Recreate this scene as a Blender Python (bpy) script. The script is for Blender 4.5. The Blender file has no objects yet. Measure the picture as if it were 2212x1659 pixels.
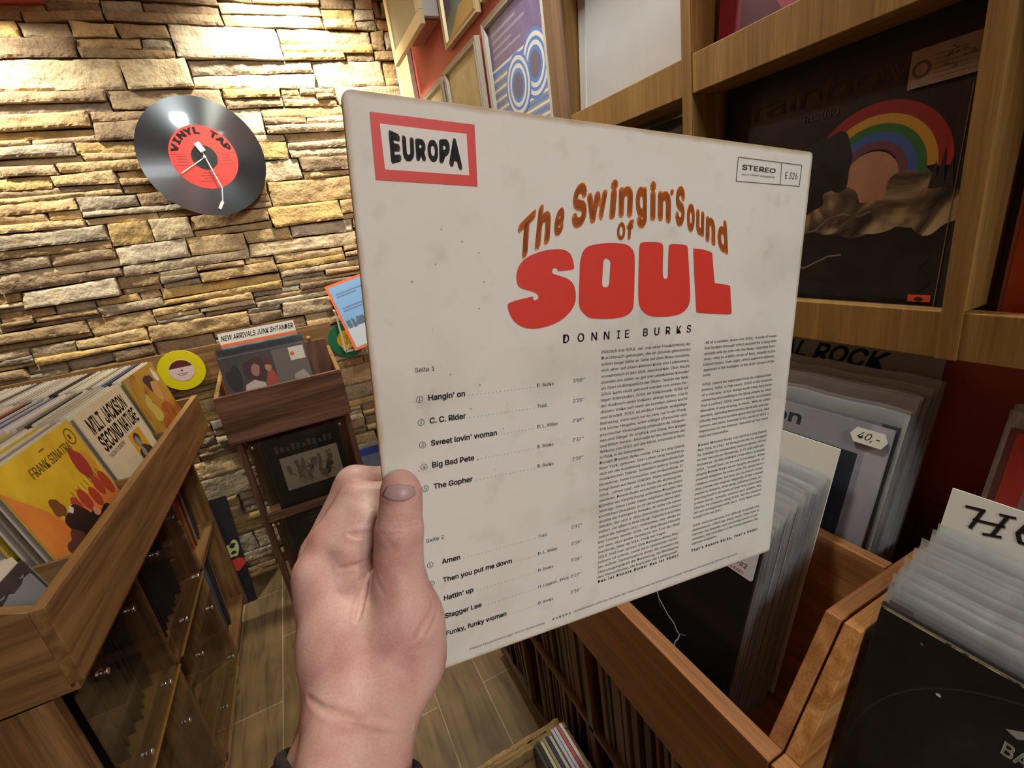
import bpy, bmesh, math, random
import numpy as np
from mathutils import Vector, Matrix, noise as mnoise

scn = bpy.context.scene
COL = scn.collection

# ------------------------------------------------------------------ camera
cam_data = bpy.data.cameras.new('camera')
cam_data.sensor_width = 36.0
cam_data.sensor_fit = 'HORIZONTAL'
cam_data.lens = 36.0 * 1005.85 / 2212.0
cam_data.clip_start = 0.01
cam_data.clip_end = 50
cam = bpy.data.objects.new('camera', cam_data)
COL.objects.link(cam)
cam.matrix_world = Matrix(((0.890623, 0.256489, -0.375505, 0.000000), (-0.433173, 0.227212, -0.872202, 0.000000), (-0.138391, 0.939462, 0.313465, 1.445000), (0.000000, 0.000000, 0.000000, 1.000000)))
scn.camera = cam

# ------------------------------------------------------------------ view, world, lights
scn.view_settings.view_transform = 'Standard'
scn.view_settings.look = 'None'
scn.view_settings.exposure = 0.0
scn.view_settings.gamma = 1.0
scn.view_settings.use_curve_mapping = False

w = bpy.data.worlds.new('world')
scn.world = w
w.use_nodes = True
w.node_tree.nodes['Background'].inputs[0].default_value = (1.0, 0.86, 0.72, 1)
w.node_tree.nodes['Background'].inputs[1].default_value = 0.05
scn.cycles.max_bounces = 8
scn.cycles.diffuse_bounces = 3
scn.cycles.glossy_bounces = 3
scn.cycles.transmission_bounces = 4
scn.cycles.transparent_max_bounces = 24
scn.cycles.caustics_reflective = False
scn.cycles.caustics_refractive = False
scn.cycles.sample_clamp_indirect = 6
scn.cycles.use_denoising = True


def lamp(name, kind, loc, power, color, target=None, size=0.05, spot=None, blend=0.5, size_y=None):
    ld = bpy.data.lights.new(name, kind)
    ld.energy = power
    ld.color = color
    if kind == 'AREA':
        ld.size = size
        if size_y:
            ld.shape = 'RECTANGLE'
            ld.size_y = size_y
    else:
        ld.shadow_soft_size = size
    if kind == 'SPOT':
        ld.spot_size = math.radians(spot)
        ld.spot_blend = blend
    o = bpy.data.objects.new(name, ld)
    COL.objects.link(o)
    o.location = loc
    d = Vector(target) - Vector(loc) if target else Vector((0, 0, -1))
    o.rotation_euler = d.to_track_quat('-Z', 'Y').to_euler()
    return o


WARM = (1.0, 0.85, 0.66)
NEUT = (1.0, 0.93, 0.85)
# wall washers close to the stone wall
lamp('wall_washer_spot', 'SPOT', (0.24, 2.11, 2.57), 112, (1.0, 0.94, 0.79), (0.26, 2.42, 1.95), 0.06, 118, 0.9)
lamp('wall_washer_spot', 'SPOT', (-0.90, 2.05, 2.56), 112, (1.0, 0.95, 0.80), (-0.94, 2.42, 1.75), 0.06, 118, 0.9)
# spot added to bring out the groove highlight on the record clock
lamp('added_spot', 'SPOT', (0.32, 0.15, 2.56), 34, (0.90, 0.98, 1.0), (-0.16, 2.33, 1.85), 0.06, 34, 0.8)
# extra spot, added to brighten the covers by the brown post
lamp('added_spot', 'SPOT', (-0.25, 1.35, 2.56), 26, (1.0, 0.97, 0.90), (0.64, 0.95, 1.82), 0.05, 52, 0.9)
# ceiling downlights over the aisle
lamp('ceiling_downlight', 'AREA', (0.43, 0.80, 2.57), 13, (0.98, 1.0, 0.88), None, 0.12)
lamp('ceiling_downlight', 'AREA', (0.66, -0.22, 2.55), 5, (0.98, 1.0, 0.90), None, 0.08)
lamp('ceiling_downlight', 'AREA', (0.42, -2.0, 2.56), 68, (0.90, 0.99, 1.0), None, 0.7)

# ------------------------------------------------------------------ helpers
def rgb(r, g, b):
    """sRGB 0-255 to linear."""
    f = lambda c: (c / 255.0 / 12.92) if c <= 10 else ((c / 255.0 + 0.055) / 1.055) ** 2.4
    return (f(r), f(g), f(b))


class MB:
    """Collects shapes and links them as ONE mesh object."""
    def __init__(self):
        self.v = []; self.f = []; self.m = []; self.col = []

    def add(self, verts, faces, mi=0):
        n = len(self.v)
        self.v += [tuple(p) for p in verts]
        self.f += [tuple(i + n for i in fc) for fc in faces]
        self.m += [mi] * len(faces)
        return self

    def box(self, x0, x1, y0, y1, z0, z1, mi=0):
        vs = [(x, y, z) for x in (x0, x1) for y in (y0, y1) for z in (z0, z1)]
        fs = [(0, 1, 3, 2), (4, 6, 7, 5), (0, 4, 5, 1), (2, 3, 7, 6), (0, 2, 6, 4), (1, 5, 7, 3)]
        return self.add(vs, fs, mi)

    def prism(self, poly, axis, a, b, mi=0):
        """polygon in the plane across `axis`, extruded from a to b; poly is (u,v) in cyclic-less order x,y,z minus axis"""
        n = len(poly)
        def mk(u, v, t):
            return {'x': (t, u, v), 'y': (u, t, v), 'z': (u, v, t)}[axis]
        vs = [mk(u, v, a) for u, v in poly] + [mk(u, v, b) for u, v in poly]
        fs = [tuple(range(n))[::-1], tuple(range(n, 2 * n))]
        fs += [(i, (i + 1) % n, n + (i + 1) % n, n + i) for i in range(n)]
        return self.add(vs, fs, mi)

    def bar(self, p, q, wdt, up=(0, 0, 1), hgt=None, mi=0):
        """square bar from p to q"""
        hgt = hgt or wdt
        p = Vector(p); q = Vector(q); d = (q - p).normalized(); up = Vector(up)
        s = d.cross(up)
        if s.length < 1e-4:
            s = d.cross(Vector((1, 0, 0)))
        s.normalize(); t = s.cross(d).normalized()
        vs = []
        for c in (p, q):
            for a, b in ((-1, -1), (1, -1), (1, 1), (-1, 1)):
                vs.append(c + s * a * wdt / 2 + t * b * hgt / 2)
        fs = [(3, 2, 1, 0), (4, 5, 6, 7)] + [(i, (i + 1) % 4, 4 + (i + 1) % 4, 4 + i) for i in range(4)]
        return self.add(vs, fs, mi)

    def disc(self, r, r_in, y0, y1, n=64, mi=0, cx=0, cz=0):
        """ring or disc in the XZ plane, from y0 (front) to y1"""
        vs = []; fs = []
        for i in range(n):
            a = 2 * math.pi * i / n
            for rr in (r, r_in):
                for y in (y0, y1):
                    vs.append((cx + rr * math.cos(a), y, cz + rr * math.sin(a)))
        for i in range(n):
            j = (i + 1) % n
            A, B = 4 * i, 4 * j
            fs += [(A, A + 2, B + 2, B), (A + 1, B + 1, B + 3, A + 3), (A, B, B + 1, A + 1), (A + 2, A + 3, B + 3, B + 2)]
        return self.add(vs, fs, mi)

    def tube(self, pts, r, n=10, mi=0, closed=False):
        pts = [Vector(p) for p in pts]; m = len(pts)
        rr = r if isinstance(r, (list, tuple)) else [r] * m
        vs = []; fs = []
        ref = Vector((0.13, 0.31, 0.94))
        for i, p in enumerate(pts):
            if closed:
                d = pts[(i + 1) % m] - pts[i - 1]
            else:
                d = pts[min(i + 1, m - 1)] - pts[max(i - 1, 0)]
            d.normalize()
            s = d.cross(ref).normalized(); t = s.cross(d)
            for k in range(n):
                a = 2 * math.pi * k / n
                vs.append(p + (s * math.cos(a) + t * math.sin(a)) * rr[i])
        for i in range(m if closed else m - 1):
            for k in range(n):
                a = i * n + k; b = i * n + (k + 1) % n
                c = ((i + 1) % m) * n
                fs.append((a, b, c + (k + 1) % n, c + k))
        if not closed:
            fs.append(tuple(range(n))[::-1]); fs.append(tuple(range((m - 1) * n, m * n)))
        return self.add(vs, fs, mi)

    def cyl(self, p, q, r, n=16, mi=0):
        return self.tube([p, q], r, n, mi)

    def flat(self, pts, y, mi=0):
        """polygon (x,z) facing -Y at depth y"""
        a = sum(pts[i][0] * pts[(i + 1) % len(pts)][1] - pts[(i + 1) % len(pts)][0] * pts[i][1] for i in range(len(pts)))
        if a < 0:
            pts = pts[::-1]
        return self.add([(x, y, z) for x, z in pts], [tuple(range(len(pts)))], mi)

    def rect(self, x0, x1, z0, z1, y, mi=0):
        return self.flat([(x0, z0), (x1, z0), (x1, z1), (x0, z1)], y, mi)

    def text(self, s, x, z, h, y, mi=0, bold=0.0, width=None, align='L', space=1.0, slant=0.0, quad=None):
        vs, fs = glyphs(s, bold, space)
        if not vs:
            return self
        x0 = min(v[0] for v in vs); x1 = max(v[0] for v in vs)
        if quad:      # TL, TR, BR, BL
            z0 = min(v[1] for v in vs); z1 = max(v[1] for v in vs)
            TL, TR, BR, BL = quad
            out = []
            for px, pz in vs:
                a = (px - x0) / max(x1 - x0, 1e-9); b = (pz - z0) / max(z1 - z0, 1e-9)
                out.append(tuple((BL[i] * (1 - a) + BR[i] * a) * (1 - b) + (TL[i] * (1 - a) + TR[i] * a) * b for i in (0, 1)))
            vs = out
        else:
            sc = h / CAP
            sx = sc if width is None else width / max(x1 - x0, 1e-9)
            w_ = (x1 - x0) * sx
            ox = x - (0 if align == 'L' else w_ if align == 'R' else w_ / 2)
            vs = [(ox + (a - x0) * sx + slant * b * sc, z + b * sc) for a, b in vs]
        return self.add([(a, y, b) for a, b in vs], fs, mi)

    def map(self, fn):
        self.v = [tuple(fn(Vector(p))) for p in self.v]
        return self

    def build(self, name, mats, parent=None, loc=None, rot=None, smooth=False, bevel=0.0, seg=2):
        me = bpy.data.meshes.new(name)
        me.from_pydata(self.v, [], self.f)
        if not isinstance(mats, (list, tuple)):
            mats = [mats]
        for m_ in mats:
            me.materials.append(m_)
        me.polygons.foreach_set('material_index', self.m)
        if smooth:
            me.polygons.foreach_set('use_smooth', [True] * len(me.polygons))
        me.update()
        o = bpy.data.objects.new(name, me)
        COL.objects.link(o)
        if parent is not None:
            o.parent = parent
        if loc is not None:
            o.location = loc
        if rot is not None:
            o.rotation_euler = rot
        if bevel:
            b = o.modifiers.new('edge', 'BEVEL'); b.width = bevel; b.segments = seg; b.limit_method = 'ANGLE'
        return o


FONT = None
try:
    import os
    _fd = bpy.utils.system_resource('DATAFILES', path='fonts')
    FONT = bpy.data.fonts.load(os.path.join(_fd, 'Inter.woff2'))
except Exception:
    FONT = None
_glyph_cache = {}


def curve_to_geo(cu):
    o = bpy.data.objects.new('tmp', cu)
    COL.objects.link(o)
    dg = bpy.context.evaluated_depsgraph_get()
    me = bpy.data.meshes.new_from_object(o.evaluated_get(dg))
    vs = [(v.co.x, v.co.y) for v in me.vertices]
    fs = []
    for p in me.polygons:
        idx = list(p.vertices)
        a = sum(vs[idx[i]][0] * vs[idx[(i + 1) % len(idx)]][1] - vs[idx[(i + 1) % len(idx)]][0] * vs[idx[i]][1] for i in range(len(idx)))
        fs.append(tuple(idx if a > 0 else idx[::-1]))
    bpy.data.objects.remove(o)
    bpy.data.meshes.remove(me)
    bpy.data.curves.remove(cu)
    return vs, fs


def glyphs(s, bold=0.0, space=1.0):
    """outline of a line of text in em units; heavier weights are stamped round the regular outline"""
    key = (s, bold, space)
    if key not in _glyph_cache:
        if bold > 0.01:
            vs0, fs0 = glyphs(s, 0.0, space)
            n = 8 if bold > 0.03 else 4
            vs = []; fs = []
            for i in range(n):
                a = 2 * math.pi * (i + 0.5) / n
                b0 = len(vs)
                vs += [(p[0] + bold * math.cos(a), p[1] + bold * math.sin(a)) for p in vs0]
                fs += [tuple(q + b0 for q in f) for f in fs0]
            _glyph_cache[key] = (vs, fs)
        else:
            cu = bpy.data.curves.new('t', 'FONT')
            if FONT:
                cu.font = FONT
            cu.body = s; cu.size = 1.0; cu.space_character = space
            cu.resolution_u = 2 if len(s) > 14 else 4
            cu.dimensions = '2D'; cu.fill_mode = 'FRONT'
            _glyph_cache[key] = curve_to_geo(cu)
    return _glyph_cache[key]


_vs, _ = glyphs('H')
CAP = max(v[1] for v in _vs)


def loops_geo(loops):
    """filled 2D shape with holes"""
    cu = bpy.data.curves.new('s', 'CURVE')
    cu.dimensions = '2D'; cu.fill_mode = 'FRONT'
    for lp in loops:
        sp = cu.splines.new('POLY')
        sp.points.add(len(lp) - 1)
        for i, (a, b) in enumerate(lp):
            sp.points[i].co = (a, b, 0, 1)
        sp.use_cyclic_u = True
    return curve_to_geo(cu)


def smooth_loop(lp, n=5):
    """closed Catmull-Rom through the points, centripetal-ish, keeps sharp corners out"""
    m = len(lp); out = []
    for i in range(m):
        p0, p1, p2, p3 = (Vector(lp[(i + k) % m]) for k in (-1, 0, 1, 2))
        for k in range(n):
            t = k / n
            out.append(tuple(0.5 * ((2 * p1) + (p2 - p0) * t + (2 * p0 - 5 * p1 + 4 * p2 - p3) * t * t + (3 * p1 - p0 - 3 * p2 + p3) * t ** 3)))
    return out


def tag(o, label, cat, group=None, kind=None):
    o['label'] = label; o['category'] = cat
    if group:
        o['group'] = group
    if kind:
        o['kind'] = kind
    return o


def thing(name, label, cat, loc=(0, 0, 0), rot=(0, 0, 0), group=None):
    o = bpy.data.objects.new(name, None)
    o.empty_display_size = 0.05
    COL.objects.link(o)
    o.location = loc; o.rotation_euler = rot
    return tag(o, label, cat, group)


def struct(o):
    o['kind'] = 'structure'
    return o


def copy_thing(src, loc, rot, label, group=None):
    """copy of a thing with copies of its parts and sub-parts (shared meshes)"""
    r = src.copy(); COL.objects.link(r)
    r.location = loc; r.rotation_euler = rot; r['label'] = label
    if group:
        r['group'] = group
    elif 'group' in r:
        del r['group']
    for ch in list(src.children):
        c = ch.copy(); COL.objects.link(c); c.parent = r
        for g in list(ch.children):
            d = g.copy(); COL.objects.link(d); d.parent = c
    return r


# ------------------------------------------------------------------ materials
def mat(name, col, rough=0.6, metal=0.0, spec=0.5):
    m = bpy.data.materials.new(name); m.use_nodes = True
    b = m.node_tree.nodes['Principled BSDF']
    b.inputs['Base Color'].default_value = (*col, 1)
    b.inputs['Roughness'].default_value = rough
    b.inputs['Metallic'].default_value = metal
    b.inputs['Specular IOR Level'].default_value = spec
    return m


def N(m, kind, **kw):
    n = m.node_tree.nodes.new(kind)
    for k, v in kw.items():
        if k.startswith('i_'):
            n.inputs[k[2:].replace('_', ' ')].default_value = v
        else:
            setattr(n, k, v)
    return n


def L(m, a, ao, b, bi):
    m.node_tree.links.new(a.outputs[ao], b.inputs[bi])


def ramp(m, stops):
    r = N(m, 'ShaderNodeValToRGB')
    e = r.color_ramp.elements
    while len(e) < len(stops):
        e.new(0.5)
    for i, (p, c) in enumerate(stops):
        e[i].position = p; e[i].color = (*c, 1)
    return r


def noisy(name, stops, scale=20, rough=0.6, detail=4, bump=0.0, stretch=(1, 1, 1), spec=0.5, distort=0.0, coord='Object', metal=0.0, bump_dist=0.002):
    """noise through a colour ramp"""
    m = mat(name, stops[0][1], rough, metal, spec)
    b = m.node_tree.nodes['Principled BSDF']
    tc = N(m, 'ShaderNodeTexCoord'); mp = N(m, 'ShaderNodeMapping'); mp.inputs['Scale'].default_value = stretch
    no = N(m, 'ShaderNodeTexNoise'); no.inputs['Scale'].default_value = scale; no.inputs['Detail'].default_value = detail
    no.inputs['Distortion'].default_value = distort
    rp = ramp(m, stops)
    L(m, tc, coord, mp, 'Vector'); L(m, mp, 'Vector', no, 'Vector'); L(m, no, 'Fac', rp, 'Fac'); L(m, rp, 'Color', b, 'Base Color')
    if bump:
        bp = N(m, 'ShaderNodeBump'); bp.inputs['Strength'].default_value = bump; bp.inputs['Distance'].default_value = bump_dist
        L(m, no, 'Fac', bp, 'Height'); L(m, bp, 'Normal', b, 'Normal')
    return m


def wood(name, dark, mid, light, axis='y', rough=0.42, scale=1.0):
    """grain along one axis: broad bands, fine streaks and pores"""
    m = mat(name, mid, rough)
    b = m.node_tree.nodes['Principled BSDF']
    tc = N(m, 'ShaderNodeTexCoord')
    st = {'x': (0.06, 1, 1), 'y': (1, 0.06, 1), 'z': (1, 1, 0.06)}[axis]
    mp = N(m, 'ShaderNodeMapping'); mp.inputs['Scale'].default_value = st
    n1 = N(m, 'ShaderNodeTexNoise'); n1.inputs['Scale'].default_value = 38 * scale; n1.inputs['Detail'].default_value = 3; n1.inputs['Distortion'].default_value = 0.8
    mp2 = N(m, 'ShaderNodeMapping'); mp2.inputs['Scale'].default_value = tuple(0.5 * s if s < 1 else s for s in st)
    n2 = N(m, 'ShaderNodeTexNoise'); n2.inputs['Scale'].default_value = 420 * scale; n2.inputs['Detail'].default_value = 2
    rp = ramp(m, [(0.30, dark), (0.50, mid), (0.68, light)])
    rp2 = ramp(m, [(0.36, (0.74, 0.72, 0.70)), (0.55, (1, 1, 1))])
    mx = N(m, 'ShaderNodeMix', data_type='RGBA', blend_type='MULTIPLY'); mx.inputs['Factor'].default_value = 0.75
    L(m, tc, 'Object', mp, 'Vector'); L(m, tc, 'Object', mp2, 'Vector')
    L(m, mp, 'Vector', n1, 'Vector'); L(m, mp2, 'Vector', n2, 'Vector')
    L(m, n1, 'Fac', rp, 'Fac'); L(m, n2, 'Fac', rp2, 'Fac')
    m.node_tree.links.new(rp.outputs['Color'], mx.inputs[6]); m.node_tree.links.new(rp2.outputs['Color'], mx.inputs[7])
    m.node_tree.links.new(mx.outputs[2], b.inputs['Base Color'])
    bp = N(m, 'ShaderNodeBump'); bp.inputs['Strength'].default_value = 0.12; bp.inputs['Distance'].default_value = 0.001
    L(m, n2, 'Fac', bp, 'Height'); L(m, bp, 'Normal', b, 'Normal')
    return m


def wood_set(nm, d, mi, li, rough=0.42, scale=1.0):
    return {a: wood(nm + '_' + a, d, mi, li, a, rough, scale) for a in 'xyz'}


OAK = wood_set('oak', rgb(104, 74, 42), rgb(132, 98, 58), rgb(152, 116, 72))
CAB = wood_set('cabinet_oak', rgb(92, 64, 36), rgb(132, 96, 58), rgb(158, 120, 78))
CHERRY = wood_set('cherry', rgb(134, 86, 48), rgb(160, 106, 62), rgb(180, 124, 76), 0.34)
SHELF = wood_set('shelf_oak', rgb(140, 102, 52), rgb(158, 118, 64), rgb(172, 132, 74), 0.4)
WALNUT = wood_set('walnut', rgb(82, 54, 40), rgb(112, 78, 60), rgb(136, 98, 76))
RUSTIC = wood_set('rustic', rgb(104, 82, 46), rgb(168, 138, 86), rgb(206, 176, 120), 0.75, 0.7)

BLACK = mat('black_print', rgb(22, 20, 22), 0.55)
INK = mat('ink', rgb(34, 30, 32), 0.6)
GREYINK = mat('grey_ink', rgb(96, 92, 84), 0.6)
WHITE = mat('white_card', rgb(225, 222, 212), 0.6)
REDINK = mat('red_print', rgb(212, 58, 44), 0.5)
ORANGEINK = mat('orange_print', rgb(222, 122, 44), 0.5)
METAL = mat('steel', (0.75, 0.74, 0.72), 0.22, 1.0)
PAPER = noisy('aged_paper', [(0.3, rgb(196, 188, 170)), (0.7, rgb(214, 208, 194))], 60, 0.7)


def clear_plastic(name, haze=0.10, gloss=0.12, rough=0.08, bump=0.5, scale=26, tint=(0.93, 0.94, 0.95), fres=0.35):
    m = bpy.data.materials.new(name); m.use_nodes = True
    nt = m.node_tree; nt.nodes.clear()
    out = N(m, 'ShaderNodeOutputMaterial')
    tr = N(m, 'ShaderNodeBsdfTransparent'); tr.inputs['Color'].default_value = (*tint, 1)
    df = N(m, 'ShaderNodeBsdfDiffuse'); df.inputs['Color'].default_value = (0.86, 0.86, 0.87, 1)
    gl = N(m, 'ShaderNodeBsdfGlossy'); gl.inputs['Roughness'].default_value = rough
    m1 = N(m, 'ShaderNodeMixShader'); m1.inputs[0].default_value = haze
    m2 = N(m, 'ShaderNodeMixShader')
    lw = N(m, 'ShaderNodeLayerWeight'); lw.inputs['Blend'].default_value = 0.35
    ma = N(m, 'ShaderNodeMath', operation='MULTIPLY_ADD'); ma.inputs[1].default_value = fres; ma.inputs[2].default_value = gloss
    ma.use_clamp = True
    tc = N(m, 'ShaderNodeTexCoord')
    mp = N(m, 'ShaderNodeMapping'); mp.inputs['Scale'].default_value = (1, 1, 0.35)
    no = N(m, 'ShaderNodeTexNoise'); no.inputs['Scale'].default_value = scale; no.inputs['Detail'].default_value = 2; no.inputs['Distortion'].default_value = 1.2
    bp = N(m, 'ShaderNodeBump'); bp.inputs['Strength'].default_value = bump; bp.inputs['Distance'].default_value = 0.006
    L(m, tc, 'Object', mp, 'Vector'); L(m, mp, 'Vector', no, 'Vector'); L(m, no, 'Fac', bp, 'Height'); L(m, bp, 'Normal', gl, 'Normal'); L(m, bp, 'Normal', df, 'Normal')
    L(m, tr, 0, m1, 1); L(m, df, 0, m1, 2)
    L(m, lw, 'Fresnel', ma, 0); L(m, ma, 0, m2, 0); L(m, m1, 0, m2, 1); L(m, gl, 0, m2, 2)
    L(m, m2, 0, out, 0)
    return m


POLY = clear_plastic('clear_sleeve_plastic', 0.006, 0.004, 0.08, 0.30, 14, fres=0.16)
POLYHAZE = clear_plastic('hazy_sleeve_plastic', 0.26, 0.05, 0.14, 0.5, 26, (0.97, 0.97, 0.97))
ACRYL = clear_plastic('acrylic', 0.003, 0.008, 0.03, 0.0, 5, (0.86, 0.84, 0.80), fres=0.25)
# ================================================================== THE SETTING
YW = 2.42      # stone wall
XW = 0.71      # red wall
HZ = 2.60      # ceiling

# ---- stone wall: stacked ledge stone, every stone raised out of the wall
def build_stone_wall():
    R = random.Random(11)
    V = []; F = []; Cc = []; SM = []
    tints = [rgb(206, 180, 134), rgb(194, 166, 120), rgb(212, 194, 158), rgb(180, 154, 116), rgb(162, 140, 112),
             rgb(170, 158, 136), rgb(206, 176, 116), rgb(194, 176, 146), rgb(152, 130, 104), rgb(204, 190, 164)]

    def stone(x0, x1, z0, z1):
        w_, h_ = x1 - x0, z1 - z0
        pro = R.uniform(0.004, 0.036) * (1.0 if h_ > 0.03 else 0.85)
        step = 0.010
        nx = max(3, int(w_ / step)); nz = max(4, int(h_ / 0.0085))
        g = -0.0006
        tint = R.choice(tints); k = R.uniform(0.84, 1.12)
        off = Vector((R.uniform(0, 50), R.uniform(0, 50), R.uniform(0, 50)))
        wz0 = R.uniform(-0.010, 0.010); wz1 = R.uniform(-0.010, 0.010); wx = R.uniform(-0.010, 0.010)
        tiltx = R.uniform(-0.06, 0.06); tiltz = R.uniform(-0.16, 0.10)
        base = len(V)
        for j in range(nz + 1):
            for i in range(nx + 1):
                u = i / nx; v = j / nz
                x = x0 + g + (w_ - 2 * g) * u; z = z0 + g + (h_ - 2 * g) * v
                z += (u - 0.5) * ((1 - v) * wz0 + v * wz1) * min(1, h_ / 0.03); x += (v - 0.5) * wx * min(1, h_ / 0.05)
                # ragged outline
                e1 = mnoise.noise(Vector((x * 14, 3.1, 0)) + off); e2 = mnoise.noise(Vector((z * 30, 9.7, 0)) + off)
                if j == 0: z += 0.0045 * (0.5 + 0.5 * e1) * min(1, h_ / 0.05)
                if j == nz: z -= 0.0065 * (0.5 + 0.5 * e1) * min(1, h_ / 0.05)
                if i == 0: x += 0.006 * (0.5 + 0.5 * e2)
                if i == nx: x -= 0.009 * (0.5 + 0.5 * e2)
                q = Vector((x * 16, z * 26, 0)) + off
                d = pro + 0.0052 * mnoise.noise(q) + 0.0030 * mnoise.noise(q * 2.7) + 0.0022 * mnoise.noise(q * 6.1) + 0.0012 * mnoise.noise(q * 13)
                d += 0.0022 * mnoise.noise(Vector((x * 9, z * 110, 4)) + off) + 0.0016 * mnoise.noise(Vector((x * 50, z * 70, 8)) + off)
                d += tiltx * (x - (x0 + x1) / 2) * 0.25 + tiltz * (z - (z0 + z1) / 2)
                if i in (0, nx) or j in (0, nz):
                    d -= 0.0035
                V.append((x, YW - max(d, 0.001), z))
                c = k * (1 + 0.10 * mnoise.noise(q * 0.8))
                Cc.append((tint[0] * c, tint[1] * c, tint[2] * c, 1))
        W = nx + 1
        for j in range(nz):
            for i in range(nx):
                a = base + j * W + i
                F.append((a, a + 1, a + W + 1, a + W)); SM.append(0 < i < nx - 1 and 0 < j < nz - 1)
        # sides back to the wall
        ring = [base + i for i in range(W)] + [base + j * W + nx for j in range(1, nz + 1)] + \
               [base + nz * W + i for i in range(nx - 1, -1, -1)] + [base + j * W for j in range(nz - 1, 0, -1)]
        b2 = len(V)
        for r_ in ring:
            x, y, z = V[r_]; V.append((x, YW + 0.012, z)); Cc.append(tuple(c * 0.9 for c in Cc[r_][:3]) + (1,))
        n = len(ring)
        for i in range(n):
            F.append((ring[(i + 1) % n], ring[i], b2 + i, b2 + (i + 1) % n)); SM.append(False)

    z = 0.0
    while z < HZ:
        ch = R.choice([0.07, 0.085, 0.10, 0.115])
        x = -2.0 + R.uniform(-0.2, 0)
        while x < XW + 0.02:
            bw = R.choice([0.14, 0.22, 0.30, 0.38, 0.46])
            x1 = min(x + bw, XW + 0.03)
            t = R.random()
            if x1 - x > 0.03:
                if t < 0.30:
                    stone(x, x1, z, z + ch)
                elif t < 0.62:
                    c = R.uniform(0.3, 0.7) * ch
                    stone(x, x1, z, z + c)
                    if R.random() < 0.6:
                        m = x + (x1 - x) * R.uniform(0.3, 0.7); stone(x, m, z + c, z + ch); stone(m, x1, z + c, z + ch)
                    else:
                        stone(x, x1, z + c, z + ch)
                else:
                    c1 = R.uniform(0.18, 0.40) * ch; c2 = c1 + R.uniform(0.22, 0.36) * ch
                    rows = [(z, z + c1), (z + c1, z + c2), (z + c2, z + ch)]
                    R.shuffle(rows)
                    for a, b in rows:
                        if R.random() < 0.45 and x1 - x > 0.2:
                            m = x + (x1 - x) * R.uniform(0.3, 0.7); stone(x, m, a, b); stone(m, x1, a, b)
                        else:
                            stone(x, x1, a, b)
            x = x1
            if x >= XW + 0.02: break
        z += ch
    # wall behind the stones
    b = len(V)
    for x, zz in ((-2.0, 0), (XW + 0.05, 0), (XW + 0.05, HZ), (-2.0, HZ)):
        V.append((x, YW + 0.004, zz)); Cc.append((0.05, 0.04, 0.03, 1))
    F.append((b, b + 1, b + 2, b + 3)); SM.append(False)
    me = bpy.data.meshes.new('wall_back')
    me.from_pydata(V, [], F)
    at = me.color_attributes.new('stone_tint', 'FLOAT_COLOR', 'POINT')
    at.data.foreach_set('color', [c for t in Cc for c in t])
    m = mat('ledge_stone', (0.4, 0.3, 0.2), 0.85, 0, 0.25)
    bs = m.node_tree.nodes['Principled BSDF']
    va = N(m, 'ShaderNodeVertexColor', layer_name='stone_tint')
    tc = N(m, 'ShaderNodeTexCoord')
    n1 = N(m, 'ShaderNodeTexNoise'); n1.inputs['Scale'].default_value = 13; n1.inputs['Detail'].default_value = 6
    r1 = ramp(m, [(0.30, (0.56, 0.52, 0.48)), (0.50, (1, 1, 1)), (0.74, (1.0, 0.90, 0.70))])
    n2 = N(m, 'ShaderNodeTexNoise'); n2.inputs['Scale'].default_value = 90; n2.inputs['Detail'].default_value = 5
    r2 = ramp(m, [(0.35, (0.72, 0.70, 0.68)), (0.6, (1, 1, 1))])
    mx = N(m, 'ShaderNodeMix', data_type='RGBA', blend_type='MULTIPLY'); mx.inputs['Factor'].default_value = 0.8
    mx2 = N(m, 'ShaderNodeMix', data_type='RGBA', blend_type='MULTIPLY'); mx2.inputs['Factor'].default_value = 0.7
    lk = m.node_tree.links
    L(m, tc, 'Object', n1, 'Vector'); L(m, tc, 'Object', n2, 'Vector'); L(m, n1, 'Fac', r1, 'Fac'); L(m, n2, 'Fac', r2, 'Fac')
    lk.new(va.outputs['Color'], mx.inputs[6]); lk.new(r1.outputs['Color'], mx.inputs[7])
    lk.new(mx.outputs[2], mx2.inputs[6]); lk.new(r2.outputs['Color'], mx2.inputs[7]); lk.new(mx2.outputs[2], bs.inputs['Base Color'])
    bp = N(m, 'ShaderNodeBump'); bp.inputs['Strength'].default_value = 0.8; bp.inputs['Distance'].default_value = 0.006
    L(m, n2, 'Fac', bp, 'Height'); L(m, bp, 'Normal', bs, 'Normal')
    me.materials.append(m)
    me.polygons.foreach_set('use_smooth', SM)
    o = bpy.data.objects.new('wall_back', me); COL.objects.link(o)
    return struct(o)


build_stone_wall()

# ---- painted walls, ceiling
RED = noisy('red_paint', [(0.35, rgb(196, 92, 80)), (0.65, rgb(206, 100, 86))], 12, 0.7, bump=0.08)
struct(MB().box(XW, XW + 0.1, -3.0, YW + 0.1, 0, HZ).build('wall_right', RED))
struct(MB().box(-2.1, -2.0, -3.0, YW + 0.1, 0, HZ).build('wall_left', noisy('cream_paint', [(0.35, rgb(112, 100, 86)), (0.65, rgb(122, 110, 96))], 12, 0.8)))  # unseen wall, its colour darkened to cut bounced light
struct(MB().box(-2.1, XW + 0.1, -3.1, -3.0, 0, HZ).build('wall_front', noisy('cream_paint_front', [(0.35, rgb(112, 100, 86)), (0.65, rgb(122, 110, 96))], 12, 0.8)))  # also out of view and darkened, so it returns less fill light
struct(MB().box(-2.1, XW + 0.1, -3.1, YW + 0.1, HZ, HZ + 0.1).build('ceiling', noisy('ceiling_paint', [(0.35, rgb(214, 206, 196)), (0.65, rgb(222, 214, 204))], 12, 0.8)))
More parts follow.
